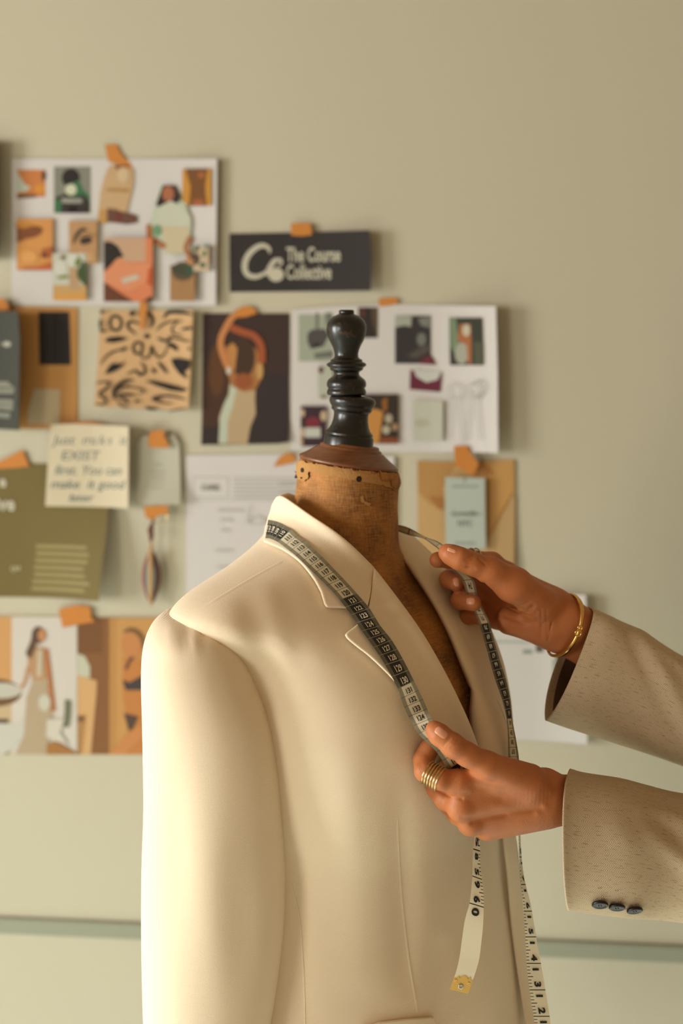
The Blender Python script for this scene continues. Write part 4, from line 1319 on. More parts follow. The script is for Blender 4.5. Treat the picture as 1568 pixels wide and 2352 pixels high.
for n_ in range(55, 75):
    dark = (n_ - 1) // 10 % 2 == 0
    vs, fs_ = text_mesh(str(n_), 1.0, .01); base = len(TV)
    for x, y in vs: TV.append(at_far(n_ - 0.45 - y * 0.66, -x * 0.62, 0.0006)); TU.append((0, 0))
    for q in fs_: TF.append(tuple(k + base for k in q)); TM.append(3 if dark else 2)
low = [(19.0, 1190, 1905, 1.452, 1194.5, 1907, 1.454), (18.1, 1192, 1962, 1.452, 1197, 1962, 1.456), (17.2, 1195, 2019, 1.452, 1204, 2019, 1.456), (16.3, 1201, 2075, 1.452, 1218, 2075, 1.456), (15.5, 1204, 2122, 1.45, 1226, 2122, 1.456), (14.7, 1207, 2170, 1.45, 1234, 2170, 1.456),
       (13.8, 1210, 2225, 1.448, 1244, 2225, 1.456), (12.6, 1219, 2298, 1.446, 1256, 2298, 1.454), (11.7, 1227, 2352, 1.444, 1264, 2352, 1.452), (9, 1240, 2510, 1.44, 1280, 2510, 1.448), (5, 1250, 2750, 1.44, 1290, 2750, 1.448), (0.5, 1250, 3020, 1.44, 1290, 3020, 1.448)]
low = [(q[0],) + q[4:7] + q[1:4] for q in low]      # ticks on the left edge
at_low = strip(low, 4, 6)
for N in range(8, 19):
    tn, on = ('%d' % N)[0] if N > 9 else '', ('%d' % N)[-1]
    if tn: put_text(at_low, N, tn, 0.46, 1.1, 2, 3, -0.12, 0.045, ds=-0.22)
    put_text(at_low, N, on, 0.46, 1.1, 2, 3, -0.12, 0.045, ds=0.22)
# strip passing behind the neck, hidden by the collar
bk = []
for k in range(13):
    a = math.radians(182 - 118 * k / 12); r = .089
    bk.append((104.2 - k * 1.7, a, 0))
base = len(TV)
for k, (s_, a, _) in enumerate(bk):
    z0 = 1.326 - 0.0008 * k
    for dz in (0, .020):
        TV.append(Vector((0.002 + (.083 + .0125 * k / 12 - dz * .2) * math.cos(a), 1.548 + (.083 + .0125 * k / 12 - dz * .2) * math.sin(a), z0 + dz))); TU.append((s_, -1 if dz == 0 else 1))
for k in range(12):
    a = base + 2 * k; TF.append((a, a + 1, a + 3, a + 2)); TM.append(0)
ts = mesh_obj('tape_strip', TV, TF, [M['cm'], M['inch'], M['digit_d'], M['digit_l'], M['inch']], tape, midx=TM, uvs=TU, smooth=False)
# brass end tip
def tip():
    at = at_hang
    out = [(62.55, -1.02), (62.50, -.75), (62.42, -.62), (62.50, -.45), (62.42, -.2), (62.40, .0), (62.42, .2), (62.50, .45), (62.42, .62), (62.50, .75), (62.55, 1.02)]
    bm = bmesh.new()
    a = at(62.62, -1.02); b = at(62.62, 1.02)
    dn = (P(1052, 2278, 1.372) - P(1060, 2256, 1.372))
    pts = [at(s_, w_, .0006) for s_, w_ in out] + [b + dn * 1.02 + Vector((0, -.0006, 0)), a + dn * 0.98 + Vector((0, -.0006, 0))]
    vs = [bm.verts.new(p) for p in pts]
    f0 = bm.faces.new(vs)
    r = bmesh.ops.extrude_face_region(bm, geom=[f0])
    for e in r['geom']:
        if isinstance(e, bmesh.types.BMVert): e.co += Vector((0, .0012, 0))
    bmesh.ops.recalc_face_normals(bm, faces=bm.faces[:])
    me = bpy.data.meshes.new('brass_tip'); bm.to_mesh(me); bm.free(); me.materials.append(M['brass'])
    o = bpy.data.objects.new('brass_tip', me); C.objects.link(o)
    o.parent = tape; o.matrix_parent_inverse = Matrix.Translation(-Vector(tape.location))
    n = (pts[0] - pts[5]).cross(pts[-1] - pts[5]).normalized()
    if n.y > 0: n = -n
    for x, y, r_ in ((1055.5, 2268, .0026), (1044, 2257, .0013), (1073, 2266, .0013)):
        u_ = {1055.5: .5, 1044: .14, 1073: .86}[x]; q = b.lerp(a, 1 - u_) + dn * {1055.5: .45, 1044: -.02, 1073: -.02}[x] + Vector((0, -.0006, 0))
        lathe('rivet' if r_ < .002 else 'eyelet', [(0, r_), (.0003, r_), (.0004, r_ * .7), (.0002, r_ * .5)], q + n * .0004, n, M['silver'] if r_ > .002 else M['brass'], o, 20)
tip()
# ------------------------------------------------------------------ papers pinned to the back wall
def ell(cx, cy, rx, ry, rot=0, n=20):
    c, s = math.cos(math.radians(rot)), math.sin(math.radians(rot))
    return [(cx + rx * math.cos(2 * math.pi * k / n) * c - ry * math.sin(2 * math.pi * k / n) * s,
             cy + rx * math.cos(2 * math.pi * k / n) * s + ry * math.sin(2 * math.pi * k / n) * c) for k in range(n)]
def rect(x0, y0, x1, y1): return [(x0, y0), (x1, y0), (x1, y1), (x0, y1)]
def stroke(pts, wd, taper=True, n=5):
    L = sp2(pts, n); A = []; B = []
    for i, (x, y) in enumerate(L):
        a = L[max(0, i - 1)]; b = L[min(len(L) - 1, i + 1)]
        tx, ty = b[0] - a[0], b[1] - a[1]; l = math.hypot(tx, ty) + 1e-9
        t = i / (len(L) - 1); q = wd / 2 * ((math.sin(math.pi * min(1, max(0, t))) ** .5 * .85 + .15) if taper else 1)
        A.append((x + ty / l * q, y - tx / l * q)); B.append((x - ty / l * q, y + tx / l * q))
    return [('quadstrip', A, B)]
def zc(x0, y0, sc, pts): return [(x0 + x / sc, y0 + y / sc) for x, y in pts]

def sheet(name, label, cat, outline, color, shapes=(), texts=(), bend=None, base=0.0015, thick=0.0004, group=None, grid=22, parent=None, mat=None, extra=None):
    """a real sheet of paper on the wall; printing is a hair above its face"""
    cols = []; V = []; Fc = []; MI = []
    def mi(c):
        m = c if not isinstance(c, tuple) else ink(*c)
        if m not in cols: cols.append(m)
        return cols.index(m)
    def add(polys, color, off, double=False):
        bm = bmesh.new()
        if isinstance(polys, tuple) and polys[0] == 'mesh':
            vs = [bm.verts.new((x, y, 0)) for x, y in polys[1]]
            for f_ in polys[2]:
                try: bm.faces.new([vs[k] for k in f_])
                except Exception: pass
        elif len(polys) == 1 and polys[0][0] == 'quadstrip':
            A = [bm.verts.new((x, y, 0)) for x, y in polys[0][1]]; B = [bm.verts.new((x, y, 0)) for x, y in polys[0][2]]
            for i in range(len(A) - 1): bm.faces.new((A[i], A[i + 1], B[i + 1], B[i]))
        else:
            f0 = bm.faces.new([bm.verts.new((x, y, 0)) for x, y in polys])
            if len(polys) > 4: bmesh.ops.triangulate(bm, faces=[f0])
        if bend is not None:
            xs = [v_.co.x for v_ in bm.verts]; ys = [v_.co.y for v_ in bm.verts]
            for ax, a, b in ((0, min(xs), max(xs)), (1, min(ys), max(ys))):
                q = math.floor(a / grid) * grid + grid
                while q < b:
                    co = [0, 0, 0]; no = [0, 0, 0]; co[ax] = q; no[ax] = 1
                    bmesh.ops.bisect_plane(bm, geom=bm.verts[:] + bm.edges[:] + bm.faces[:], plane_co=co, plane_no=no)
                    q += grid
        bm.verts.index_update()
        b0 = len(V)
        for v_ in bm.verts:
            x, y = v_.co.x, v_.co.y
            o = base + (bend(x, y) if bend else 0)
            V.append(WP(x, y, o + off))
        m = mi(color)
        for f_ in bm.faces:
            Fc.append([b0 + v_.index for v_ in f_.verts]); MI.append(m)
        if double:
            bedges = [(e.verts[0].index, e.verts[1].index) for e in bm.edges if len(e.link_faces) == 1]
            b1 = len(V); N = b1 - b0
            for v_ in bm.verts:
                x, y = v_.co.x, v_.co.y
                V.append(WP(x, y, base + (bend(x, y) if bend else 0)))
            for f_ in bm.faces:
                Fc.append([b1 + v_.index for v_ in f_.verts][::-1]); MI.append(m)
            for a, b in bedges:
                Fc.append([b0 + a, b0 + b, b1 + b, b1 + a]); MI.append(m)
        bm.free()
    add(outline, color, thick, True)
    k = 0
    for s in shapes:
        k += 1
        pl, c = s[0], s[1]
        add(pl, c, thick + 0.00012 * k)
    for t in texts:
        k += 1
        txt, x, y, hpx, wsc, c = t[:6]
        shear = t[6] if len(t) > 6 else 0; bold = t[7] if len(t) > 7 else 0
        lf = t[8] if len(t) > 8 else False
        vs, fs = text_mesh(txt, 1.0, bold)
        if not vs: continue
        x0 = min(q[0] for q in vs) if lf else 0
        sc = hpx / 0.72
        add(('mesh', [(x + ((q[0] - x0) * wsc + shear * q[1]) * sc, y - q[1] * sc) for q in vs], fs), c, thick + 0.00012 * k)
    o = mesh_obj(name, V, Fc, cols, parent, midx=MI, smooth=False)
    if parent is None:
        recenter(o); tag(o, label, cat, group)
    return o
W_ = (220, 214, 208)
# --- mood board page with twelve pictures
mb = []
mb += [(rect(39, 390, 105, 453), (206, 130, 74)), ([(39, 392), (58, 424), (72, 430), (60, 440), (39, 444)], (200, 206, 188)), (ell(92, 434, 13, 11), (222, 148, 60)), (ell(102, 404, 5, 12), (84, 58, 46)), ([(41, 447), (60, 446), (85, 448), (84, 454), (41, 457)], (120, 86, 60))]
mb += [(rect(125, 383, 208, 490), (138, 138, 124)), (ell(164, 409, 21, 22), (48, 42, 38)), ([(160, 424), (182, 414), (192, 436), (206, 450), (208, 490), (126, 490), (127, 455), (150, 446)], (66, 118, 78)),
       ([(132, 452), (150, 446), (160, 450), (180, 452), (192, 446), (206, 462), (206, 490), (178, 490), (178, 474), (160, 474), (160, 490), (142, 490), (142, 462), (128, 456)], (62, 52, 50)), (ell(164, 436, 13, 13), (216, 216, 186)), ([(142, 455), (190, 457), (190, 467), (144, 467)], (160, 160, 146))]
mb += [([(250, 384), (262, 378), (278, 404), (300, 384), (308, 390), (308, 425), (302, 450), (292, 490), (262, 478), (252, 512), (228, 514), (228, 480), (232, 440), (240, 410)], (206, 172, 128)), ([(262, 380), (292, 380), (280, 402)], (140, 84, 62)),
       ([(246, 432), (298, 434), (298, 442), (248, 440)], (180, 138, 84)), ([(248, 478), (262, 482), (290, 488), (316, 496), (316, 512), (292, 516), (262, 512), (248, 510)], (112, 78, 62)), ([(228, 482), (246, 482), (246, 514), (226, 514)], (200, 154, 88)), (ell(273, 500, 8, 12), (124, 62, 54)), (ell(284, 402, 14, 18), (218, 190, 150))]
mb += [(rect(421, 389, 488, 474), (206, 146, 60)), ([(428, 389), (480, 389), (474, 430), (478, 474), (436, 474), (440, 430)], (126, 82, 44)), (ell(465, 404, 8, 7), (176, 104, 58)), (ell(458, 466, 14, 7), (176, 100, 56))]
mb += [([(372, 428), (358, 470), (352, 500), (338, 520), (336, 586), (356, 588), (366, 560), (400, 590), (430, 580), (444, 520), (430, 470)], (190, 204, 178)), ([(376, 426), (402, 426), (416, 452), (412, 468), (372, 462), (364, 476), (360, 470)], (58, 44, 40)), (ell(388, 446, 14, 18), (176, 110, 76)),
       ([(366, 476), (394, 462), (424, 476), (442, 500), (440, 530), (440, 582), (376, 584), (380, 560), (360, 530), (348, 516)], (204, 206, 184)), ([(372, 520), (438, 520), (436, 582), (384, 584)], (206, 192, 158)),
       (stroke([(344, 516), (346, 545), (362, 556), (382, 568)], 13, False), (176, 110, 66)), (stroke([(440, 545), (430, 570), (440, 592)], 12, False), (170, 112, 72)), ([(338, 552), (358, 560), (350, 586), (338, 586)], (86, 116, 96)), (ell(363, 530, 11, 13), (118, 156, 116))]
mb += [(rect(41, 503, 124, 621), (216, 152, 84)), (ell(72, 534, 30, 14, -12), (134, 80, 46)), ([(41, 522), (60, 520), (60, 552), (41, 558)], (136, 84, 48)), (ell(56, 518, 20, 7), (200, 136, 66)), ([(96, 574), (124, 566), (122, 592), (104, 594)], (176, 100, 58)), (ell(104, 587, 8, 5), (110, 60, 40)), ([(90, 612), (124, 600), (122, 621), (44, 621), (60, 614)], (196, 106, 62)), (ell(70, 590, 20, 14), (228, 166, 98))]
mb += [(rect(161, 508, 226, 606), (194, 150, 104)), (stroke([(172, 562), (178, 542), (192, 528), (204, 530)], 9), (62, 52, 50)), (ell(200, 553, 15, 9, -14), (70, 56, 48)), (stroke([(184, 548), (196, 540), (216, 540), (224, 545)], 4), (140, 104, 70)), (ell(196, 590, 24, 12), (208, 164, 116))]
mb += [(rect(124, 582, 202, 690), (204, 204, 186)), (rect(125, 655, 202, 690), (204, 164, 106)), (rect(162, 615, 186, 665), (190, 158, 118)), (rect(125, 676, 201, 690), (220, 160, 78)), (ell(142, 615, 15, 17), (216, 214, 200)), (ell(170, 597, 14, 15), (216, 216, 200)), (ell(192, 590, 9, 9), (206, 206, 188)),
       ([(180, 622), (196, 600), (200, 604), (202, 660), (190, 648), (180, 636)], (70, 90, 52)), (ell(148, 637, 14, 4, -5), (136, 144, 78)), (ell(148, 592, 6, 5), (120, 112, 76)), (ell(182, 602, 6, 11, 20), (120, 134, 66))]
mb += [(rect(242, 547, 354, 693), (222, 134, 92)), (rect(242, 547, 338, 602), (206, 168, 136)), ([(242, 556), (258, 556), (274, 566), (288, 590), (270, 596), (256, 612), (242, 624)], (52, 44, 38)), ([(242, 630), (276, 592), (300, 606), (350, 606), (354, 640), (300, 670), (242, 650)], (226, 148, 106)),
       ([(344, 618), (354, 612), (354, 660), (340, 650)], (200, 90, 48)), ([(242, 648), (270, 668), (310, 693), (242, 693)], (112, 66, 46)), ([(280, 641), (318, 630), (324, 640), (288, 652)], (204, 196, 176)), ([(350, 680), (330, 693), (354, 693)], (70, 52, 44))]
mb += [(rect(394, 610, 452, 692), (170, 128, 84)), (ell(424, 624, 26, 22), (98, 82, 60)), ([(396, 610), (452, 610), (450, 626), (434, 636), (400, 626)], (72, 72, 54)), (ell(440, 620, 12, 14), (62, 86, 66))]
mb += [(rect(448, 566, 484, 624), (206, 182, 150)), (ell(452, 596, 12, 14), (92, 74, 58)), (ell(470, 610, 7, 6), (56, 92, 70)), (ell(480, 567, 7, 4), (84, 120, 100)), (ell(474, 584, 4, 8, 20), (72, 120, 78)), (ell(456, 572, 5, 9, 30), (90, 110, 84)), (stroke([(434, 592), (440, 602), (448, 606)], 12, False), (196, 140, 94))]
sheet('mood_board_page', 'white mood board page with a dozen small fashion pictures, highest on the wall', 'poster', [(28, 365), (501, 366), (498, 702), (28, 699)], W_, mb,
      bend=lambda x, y: 0.008 * max(0, (x - 300) / 200.0) ** 2)
# --- dark poster cut by the picture edge
sheet('dark_poster', 'dark poster cut by the left edge, beside the highest mood board page', 'poster', [(-230, 322), (6, 326), (9, 560), (2, 596), (-230, 606)], (52, 46, 46), bend=lambda x, y: 0.020 * max(0, (x + 150) / 160.0) ** 2)
# --- The Course Collective card
DK = (56, 50, 49); CR = (206, 200, 176)
logo = [(stroke([(620, 582), (617, 570), (602, 564), (584, 572), (568, 590), (562, 612), (568, 630), (586, 636), (604, 630), (618, 618)], 13), CR), (stroke([(566, 590), (560, 608), (566, 628), (582, 635)], 9), CR),
        (ell(634, 631, 18, 16), CR), (stroke([(612, 634), (618, 618), (630, 600), (640, 594)], 11), CR), (stroke([(634, 602), (642, 596), (646, 604), (638, 612)], 8), CR), (ell(640, 604, 3.4, 4), DK)]
sheet('brand_card', 'black card with cream round logo and the words The Course Collective', 'card', [(527, 537), (851, 531), (854, 600), (853, 668), (528, 671)], DK, logo,
      [('The Course', 658, 584, 33, .56, CR, 0, .022, True), ('Collective', 658, 624, 33, .56, CR, 0, .022, True)], bend=lambda x, y: 0.016 * max(0, (x - 640) / 210.0) ** 2)
# --- kraft sheet with dark swatch and pale slip
KR = (196, 142, 80)
sheet('kraft_board', 'kraft brown board with black rectangle and pale slip, behind the grey booklet', 'board', [(-200, 700), (179, 707), (178, 985), (-200, 985)], KR,
      [([(89, 716), (160, 716), (164, 838), (91, 838)], (46, 40, 38)), ([(122, 720), (132, 720), (132, 832), (122, 832)], (38, 34, 28)), ([(80, 893), (139, 894), (138, 974), (64, 974), (66, 940)], (196, 176, 142))], base=0.0012)
sheet('grey_booklet', 'dark grey booklet with pale text hanging over the kraft board, left edge', 'booklet', [(-190, 712), (60, 716), (66, 780), (62, 984), (-190, 980)], (66, 66, 56),
      [(([(-20, 786), (6, 786), (6, 792), (-20, 792)]), (150, 148, 130)), (ell(30, 790, 11, 6), (170, 168, 148)), (rect(8, 788, 20, 791), (130, 128, 112)), ([(-100, 872), (32, 875), (52, 890), (46, 902), (-100, 902)], (134, 132, 116)), ([(-100, 884), (48, 888), (48, 892), (-100, 890)], (90, 90, 78)),
       ([(-100, 912), (48, 916), (46, 940), (-100, 930)], (134, 132, 116)), ([(-100, 924), (46, 926), (44, 928), (-100, 928)], (84, 84, 72)), ([(-100, 942), (40, 946), (38, 958), (-100, 950)], (126, 130, 116))], bend=lambda x, y: 0.010 + 0.026 * max(0, (x + 60) / 125.0) ** 2, thick=.003)
# --- floral print
BK = (34, 28, 24); z = lambda pts: zc(210, 700, 6.272, pts)
def zs(pts, w_, taper=True): return (stroke(z(pts), w_ / 6.272, taper), BK)
fl = [zs([(345, 150), (280, 210), (290, 330), (370, 370), (430, 310), (430, 210), (345, 150)], 46, False), zs([(200, 510), (300, 475), (430, 470), (550, 482)], 10), (z([(195, 510), (260, 465), (400, 450), (540, 478), (460, 520), (330, 548), (220, 540)]), BK),
      (ell(*z([(803, 452)])[0], 7.5, 5.5), BK), zs([(700, 280), (600, 240), (530, 270), (545, 340), (650, 430)], 44), zs([(790, 110), (860, 150), (890, 240), (860, 330)], 52), zs([(1040, 200), (1120, 110), (1300, 110), (1480, 140)], 56),
      zs([(930, 370), (1060, 270), (1240, 225)], 30), zs([(1260, 230), (1180, 320), (1190, 410), (1330, 440)], 26), zs([(950, 480), (1090, 520), (1180, 450)], 46), zs([(1090, 570), (1180, 590), (1260, 660)], 70), zs([(1110, 570), (1060, 700), (980, 760), (900, 680), (870, 600), (850, 700), (800, 770), (720, 740), (740, 620)], 30),
      zs([(740, 560), (650, 540), (600, 620), (640, 700), (720, 690), (735, 560)], 30, False), zs([(710, 820), (770, 900), (770, 980), (700, 1010), (640, 950), (510, 1000)], 36), zs([(130, 870), (220, 740), (340, 670), (490, 630)], 26), zs([(430, 670), (510, 610)], 44),
      (z([(200, 1000), (250, 900), (310, 840), (340, 890), (430, 850), (500, 800), (430, 900), (320, 970)]), BK), zs([(960, 820), (1030, 900), (1100, 990)], 40), zs([(880, 910), (920, 990)], 46),
      (z([(1160, 780), (1260, 765), (1450, 800), (1420, 920), (1350, 960), (1400, 1070), (1280, 990), (1190, 870)]), BK), (z([(770, 1090), (900, 1090), (1180, 1150), (1400, 1210), (1340, 1250), (1150, 1230), (960, 1170), (840, 1120)]), BK),
      zs([(610, 1080), (480, 1100), (370, 1190), (330, 1290), (370, 1370)], 56), zs([(370, 1290), (500, 1290), (650, 1300)], 40), zs([(380, 1240), (480, 1180), (580, 1160)], 26), zs([(400, 1310), (500, 1370), (560, 1420)], 34), zs([(480, 1190), (640, 1190), (770, 1240), (680, 1290)], 22),
      zs([(380, 1360), (440, 1440), (560, 1480)], 24), (ell(*z([(670, 1385)])[0], 5, 4), BK), zs([(70, 1130), (170, 1110), (270, 1120), (240, 1190), (130, 1280), (230, 1370), (180, 1430), (70, 1420)], 34), zs([(880, 1350), (960, 1320), (1150, 1310), (1380, 1360)], 34), zs([(880, 1350), (1000, 1400), (1200, 1420)], 24), (ell(*z([(930, 1350)])[0], 8, 4.5), BK),
      zs([(790, 1470), (860, 1490), (980, 1500)], 44), zs([(1130, 1530), (1270, 1500), (1390, 1480)], 22), zs([(130, 340), (170, 380), (220, 380)], 40), zs([(150, 200), (140, 280), (150, 340)], 40), (ell(*z([(600, 125)])[0], 6, 7, 30), BK), (ell(*z([(170, 100)])[0], 4.5, 5), BK), zs([(1310, 360), (1400, 340), (1480, 330)], 40), zs([(1100, 460), (1260, 490), (1450, 540)], 26), zs([(1430, 600), (1445, 660)], 40), (ell(*z([(1240, 240)])[0], 5, 4), BK)]
sheet('patterned_print', 'square tan print with black brush-drawn flower pattern', 'print', [(232, 712), (447, 713), (444, 800), (437, 941), (219, 934)], (212, 172, 124), fl, bend=lambda x, y: 0.010 * max(0, (x - 340) / 100.0) ** 2 + 0.004 * max(0, (y - 820) / 110.0) ** 2)
# --- photo of a dancer-like back view
wb = [(rect(466, 720, 664, 860), (66, 48, 42)), (rect(466, 860, 530, 980), (78, 52, 38)), (ell(498, 850, 18, 60), (100, 64, 36)), ([(508, 1018), (504, 960), (510, 940), (525, 905), (528, 880), (588, 880), (586, 915), (588, 950), (576, 980), (570, 1019)], (194, 168, 130)), ([(504, 1018), (506, 960), (514, 930), (527, 905), (530, 880), (545, 890), (536, 930), (524, 970), (524, 1018)], (198, 204, 182)),
      ([(512, 800), (530, 790), (560, 780), (588, 800), (602, 830), (604, 852), (598, 876), (586, 896), (560, 900), (532, 886), (520, 850)], (172, 116, 66)), (ell(559, 820, 27, 48), (74, 52, 38)), ([(520, 806), (534, 786), (546, 800), (540, 850), (528, 852)], (196, 138, 78)), (ell(560, 876, 20, 19), (158, 88, 50)), (ell(597, 852, 8, 20), (204, 160, 98)),
      (stroke([(558, 712), (535, 728), (518, 755), (508, 780), (510, 806), (524, 844)], 15, False), (206, 136, 84)), (stroke([(530, 752), (556, 762), (584, 772), (600, 795), (602, 834)], 17, False), (166, 88, 52)), (ell(526, 851, 6, 9), (220, 206, 186)), ([(545, 712), (566, 712), (560, 725), (540, 726)], (204, 136, 66))]
wb = [w_ for w_ in wb if True]
wb = [(([(min(664, max(465, x)), min(1020, max(720, y))) for x, y in s[0]]) if s[0][0][0] != 'quadstrip' else s[0], s[1]) for s in wb[:-1]]
sheet('photo_print', 'dark photo of a person seen from behind with raised arms in pale dress', 'photo', [(466, 720), (663, 720), (664, 1014), (640, 1018), (464, 1021)], (58, 48, 46), wb, bend=lambda x, y: 0.006 * max(0, (y - 900) / 120.0) ** 2)
# --- second white page with pictures
z2 = lambda pts: zc(660, 690, 3.136, pts)
def r2(a, b, c, d): return z2([(a, b), (c, b), (c, d), (a, d)])
p2 = [(r2(80, 100, 330, 440), (168, 174, 154)), (z2([(205, 90), (225, 90), (225, 210), (205, 210)]), (112, 112, 104)), (z2([(145, 240), (175, 210), (270, 205), (300, 250), (260, 330), (200, 300), (170, 350), (145, 300)]), (84, 80, 78)), (z2([(190, 380), (330, 360), (330, 410), (200, 420)]), (116, 116, 106)), (z2([(270, 90), (320, 90), (320, 190), (280, 180)]), (120, 124, 110)),
      (r2(510, 50, 650, 270), (92, 76, 56)), (z2([(510, 50), (600, 50), (610, 160), (640, 260), (560, 270), (520, 200)]), (54, 46, 42)), (z2([(525, 60), (550, 58), (560, 110), (535, 120)]), (104, 58, 48)),
      (r2(775, 110, 1030, 455), (60, 54, 54)), (z2([(775, 110), (895, 115), (890, 190), (840, 180), (775, 195)]), (172, 174, 158)), (z2([(940, 130), (1030, 115), (1030, 200), (960, 180)]), (128, 128, 118)), (ell(*z2([(965, 280)])[0], 11, 15), (122, 122, 112)), (z2([(860, 400), (960, 330), (1030, 320), (1030, 360), (930, 420)]), (88, 82, 74)),
      (z2([(930, 455), (1000, 400), (1035, 395), (1070, 465)]), (110, 50, 56)),
      (z2([(885, 500), (1110, 520), (1100, 660), (880, 640)]), (108, 44, 58)), (z2([(905, 495), (1110, 515), (1080, 570), (1000, 590), (930, 550)]), (206, 206, 196)),
      (z2([(1165, 125), (1400, 125), (1410, 465), (1170, 465)]), (62, 62, 52)), (z2([(1165, 130), (1215, 130), (1235, 300), (1200, 380), (1175, 330)]), (124, 140, 110)), (ell(*z2([(1255, 380)])[0], 16, 25), (170, 170, 152)), (z2([(1240, 170), (1320, 170), (1325, 300), (1325, 460), (1300, 460), (1290, 320), (1225, 290)]), (172, 108, 66)), (ell(*z2([(1288, 215)])[0], 9, 14), (196, 190, 164)), (z2([(1340, 300), (1405, 300), (1408, 460), (1345, 460)]), (84, 86, 66)),
      (r2(98, 760, 280, 1050), (64, 44, 52)), (ell(*z2([(185, 880)])[0], 17, 14), (128, 48, 58)), (ell(*z2([(112, 810)])[0], 5, 9), (204, 178, 146)), (ell(*z2([(262, 830)])[0], 7, 12), (204, 178, 146)), (ell(*z2([(112, 950)])[0], 5, 12), (204, 178, 146)), (r2(130, 915, 240, 985), (200, 200, 188)), (ell(*z2([(106, 1020)])[0], 4, 8), (190, 160, 128)),
      (r2(540, 675, 798, 1030), (58, 46, 36)), (z2([(540, 790), (640, 780), (690, 800), (680, 880), (660, 1025), (600, 1030), (550, 1025)]), (200, 140, 70)), (z2([(680, 720), (720, 690), (720, 790), (690, 800)]), (150, 96, 44)), (ell(*z2([(730, 850)])[0], 9, 11), (180, 166, 140)), (ell(*z2([(712, 930)])[0], 9, 10), (190, 178, 152)), (ell(*z2([(775, 910)])[0], 8, 9), (160, 130, 96)), (z2([(670, 980), (798, 985), (798, 1030), (670, 1030)]), (132, 72, 38)),
      (r2(225, 470, 330, 700), (188, 190, 172)), (ell(*z2([(245, 500)])[0], 6, 8), (104, 54, 54)), (ell(*z2([(265, 693)])[0], 7, 4), (126, 92, 70)), (r2(905, 720, 1120, 1010), (198, 198, 180)), (ell(*z2([(970, 880)])[0], 18, 10), (184, 182, 160))]
for cxx in (1200, 1330):
    p2 += [(stroke(z2([(cxx - 10, 590), (cxx - 45, 640), (cxx - 30, 760), (cxx - 50, 1000)]), 2.2, False), (184, 180, 168)), (stroke(z2([(cxx + 10, 590), (cxx + 50, 640), (cxx + 30, 760), (cxx + 55, 1000)]), 2.2, False), (184, 180, 168)), (stroke(z2([(cxx - 40, 700), (cxx + 40, 700)]), 2, False), (188, 184, 172))]
p2 += [(stroke(z2([(1330, 600), (1370, 570), (1410, 600), (1400, 660), (1350, 690), (1330, 640)]), 2.4, False), (170, 168, 154))]
sheet('mood_board_page', 'white page of small dark pictures and garment sketches directly behind the black finial', 'poster', [(668, 712), (760, 704), (900, 699), (1138, 704), (1142, 860), (1143, 1037), (900, 1038), (668, 1034)], W_, p2,
      bend=lambda x, y: 0.022 * max(0, (x - 960) / 180.0) ** 2)
# --- handwritten note
NI = (88, 116, 112)
sheet('handwritten_note', 'cream note with blue-green handwriting: Just make it exist first', 'note', [(123, 974), (176, 972), (305, 977), (304, 1100), (304, 1163), (110, 1160), (116, 1060)], (218, 204, 174), (),
      [('Just  make  it', 215, 1008, 22, 1.06, NI, .25, .0), ('EXIST', 192, 1044, 21, 1.2, NI, .2, .0), ('first. You can', 211, 1077, 21, 1.0, NI, .3, .0), ('make  it good', 210, 1109, 21, 1.06, NI, .25, .0), ('later', 194, 1140, 18, 1.2, NI, .3, .0)], bend=lambda x, y: 0.004 + 0.012 * max(0, (x - 200) / 105.0) ** 2, base=.009)
# --- small white label tag
sheet('paper_tag', 'small white tag with faint print, right of the handwritten note', 'tag', [(318, 1020), (330, 1000), (402, 998), (414, 1020), (418, 1156), (318, 1156)], (202, 198, 178),
      [(rect(352, 1064, 376, 1069), (176, 174, 158)), (rect(348, 1080, 382, 1084), (172, 170, 154)), (rect(350, 1092, 380, 1096), (172, 170, 154)), (rect(354, 1104, 378, 1107), (176, 174, 160)), (rect(350, 1116, 378, 1119), (180, 176, 162))], bend=lambda x, y: 0.010 * max(0, (y - 1060) / 100.0) ** 2 + .004)
# --- olive poster
OL = (122, 106, 60); OT = (172, 158, 110)
ol = []
for i, (a, b) in enumerate([(84, 205), (84, 212), (82, 209), (80, 200), (80, 204), (76, 216), (74, 204)]):
    yy = 1254 + i * 16
    ol.append(([(a, yy - 4.5), (b, yy - 3.5), (b, yy + 5), (a, yy + 4.5)], (158, 144, 96)))
sheet('olive_poster', 'olive green poster with pale lines of small text, behind the handwritten note', 'poster', [(-240, 1062), (252, 1066), (254, 1200), (240, 1372), (-240, 1369)], OL, ol,
      [('e', 8, 1104, 27, .9, CR, 0, .03), ('ive', 14, 1155, 33, .85, CR, 0, .03), ('The Cours', -80, 1104, 33, .7, CR, 0, .03), ('Collect', -80, 1155, 33, .7, CR, 0, .03), ('cys', 38, 1302, 15, .9, (196, 190, 150), .3, .02)],
      bend=lambda x, y: 0.030 * max(0, (x - 40) / 200.0) ** 2 * min(1, max(0, (y - 1080) / 260.0)))
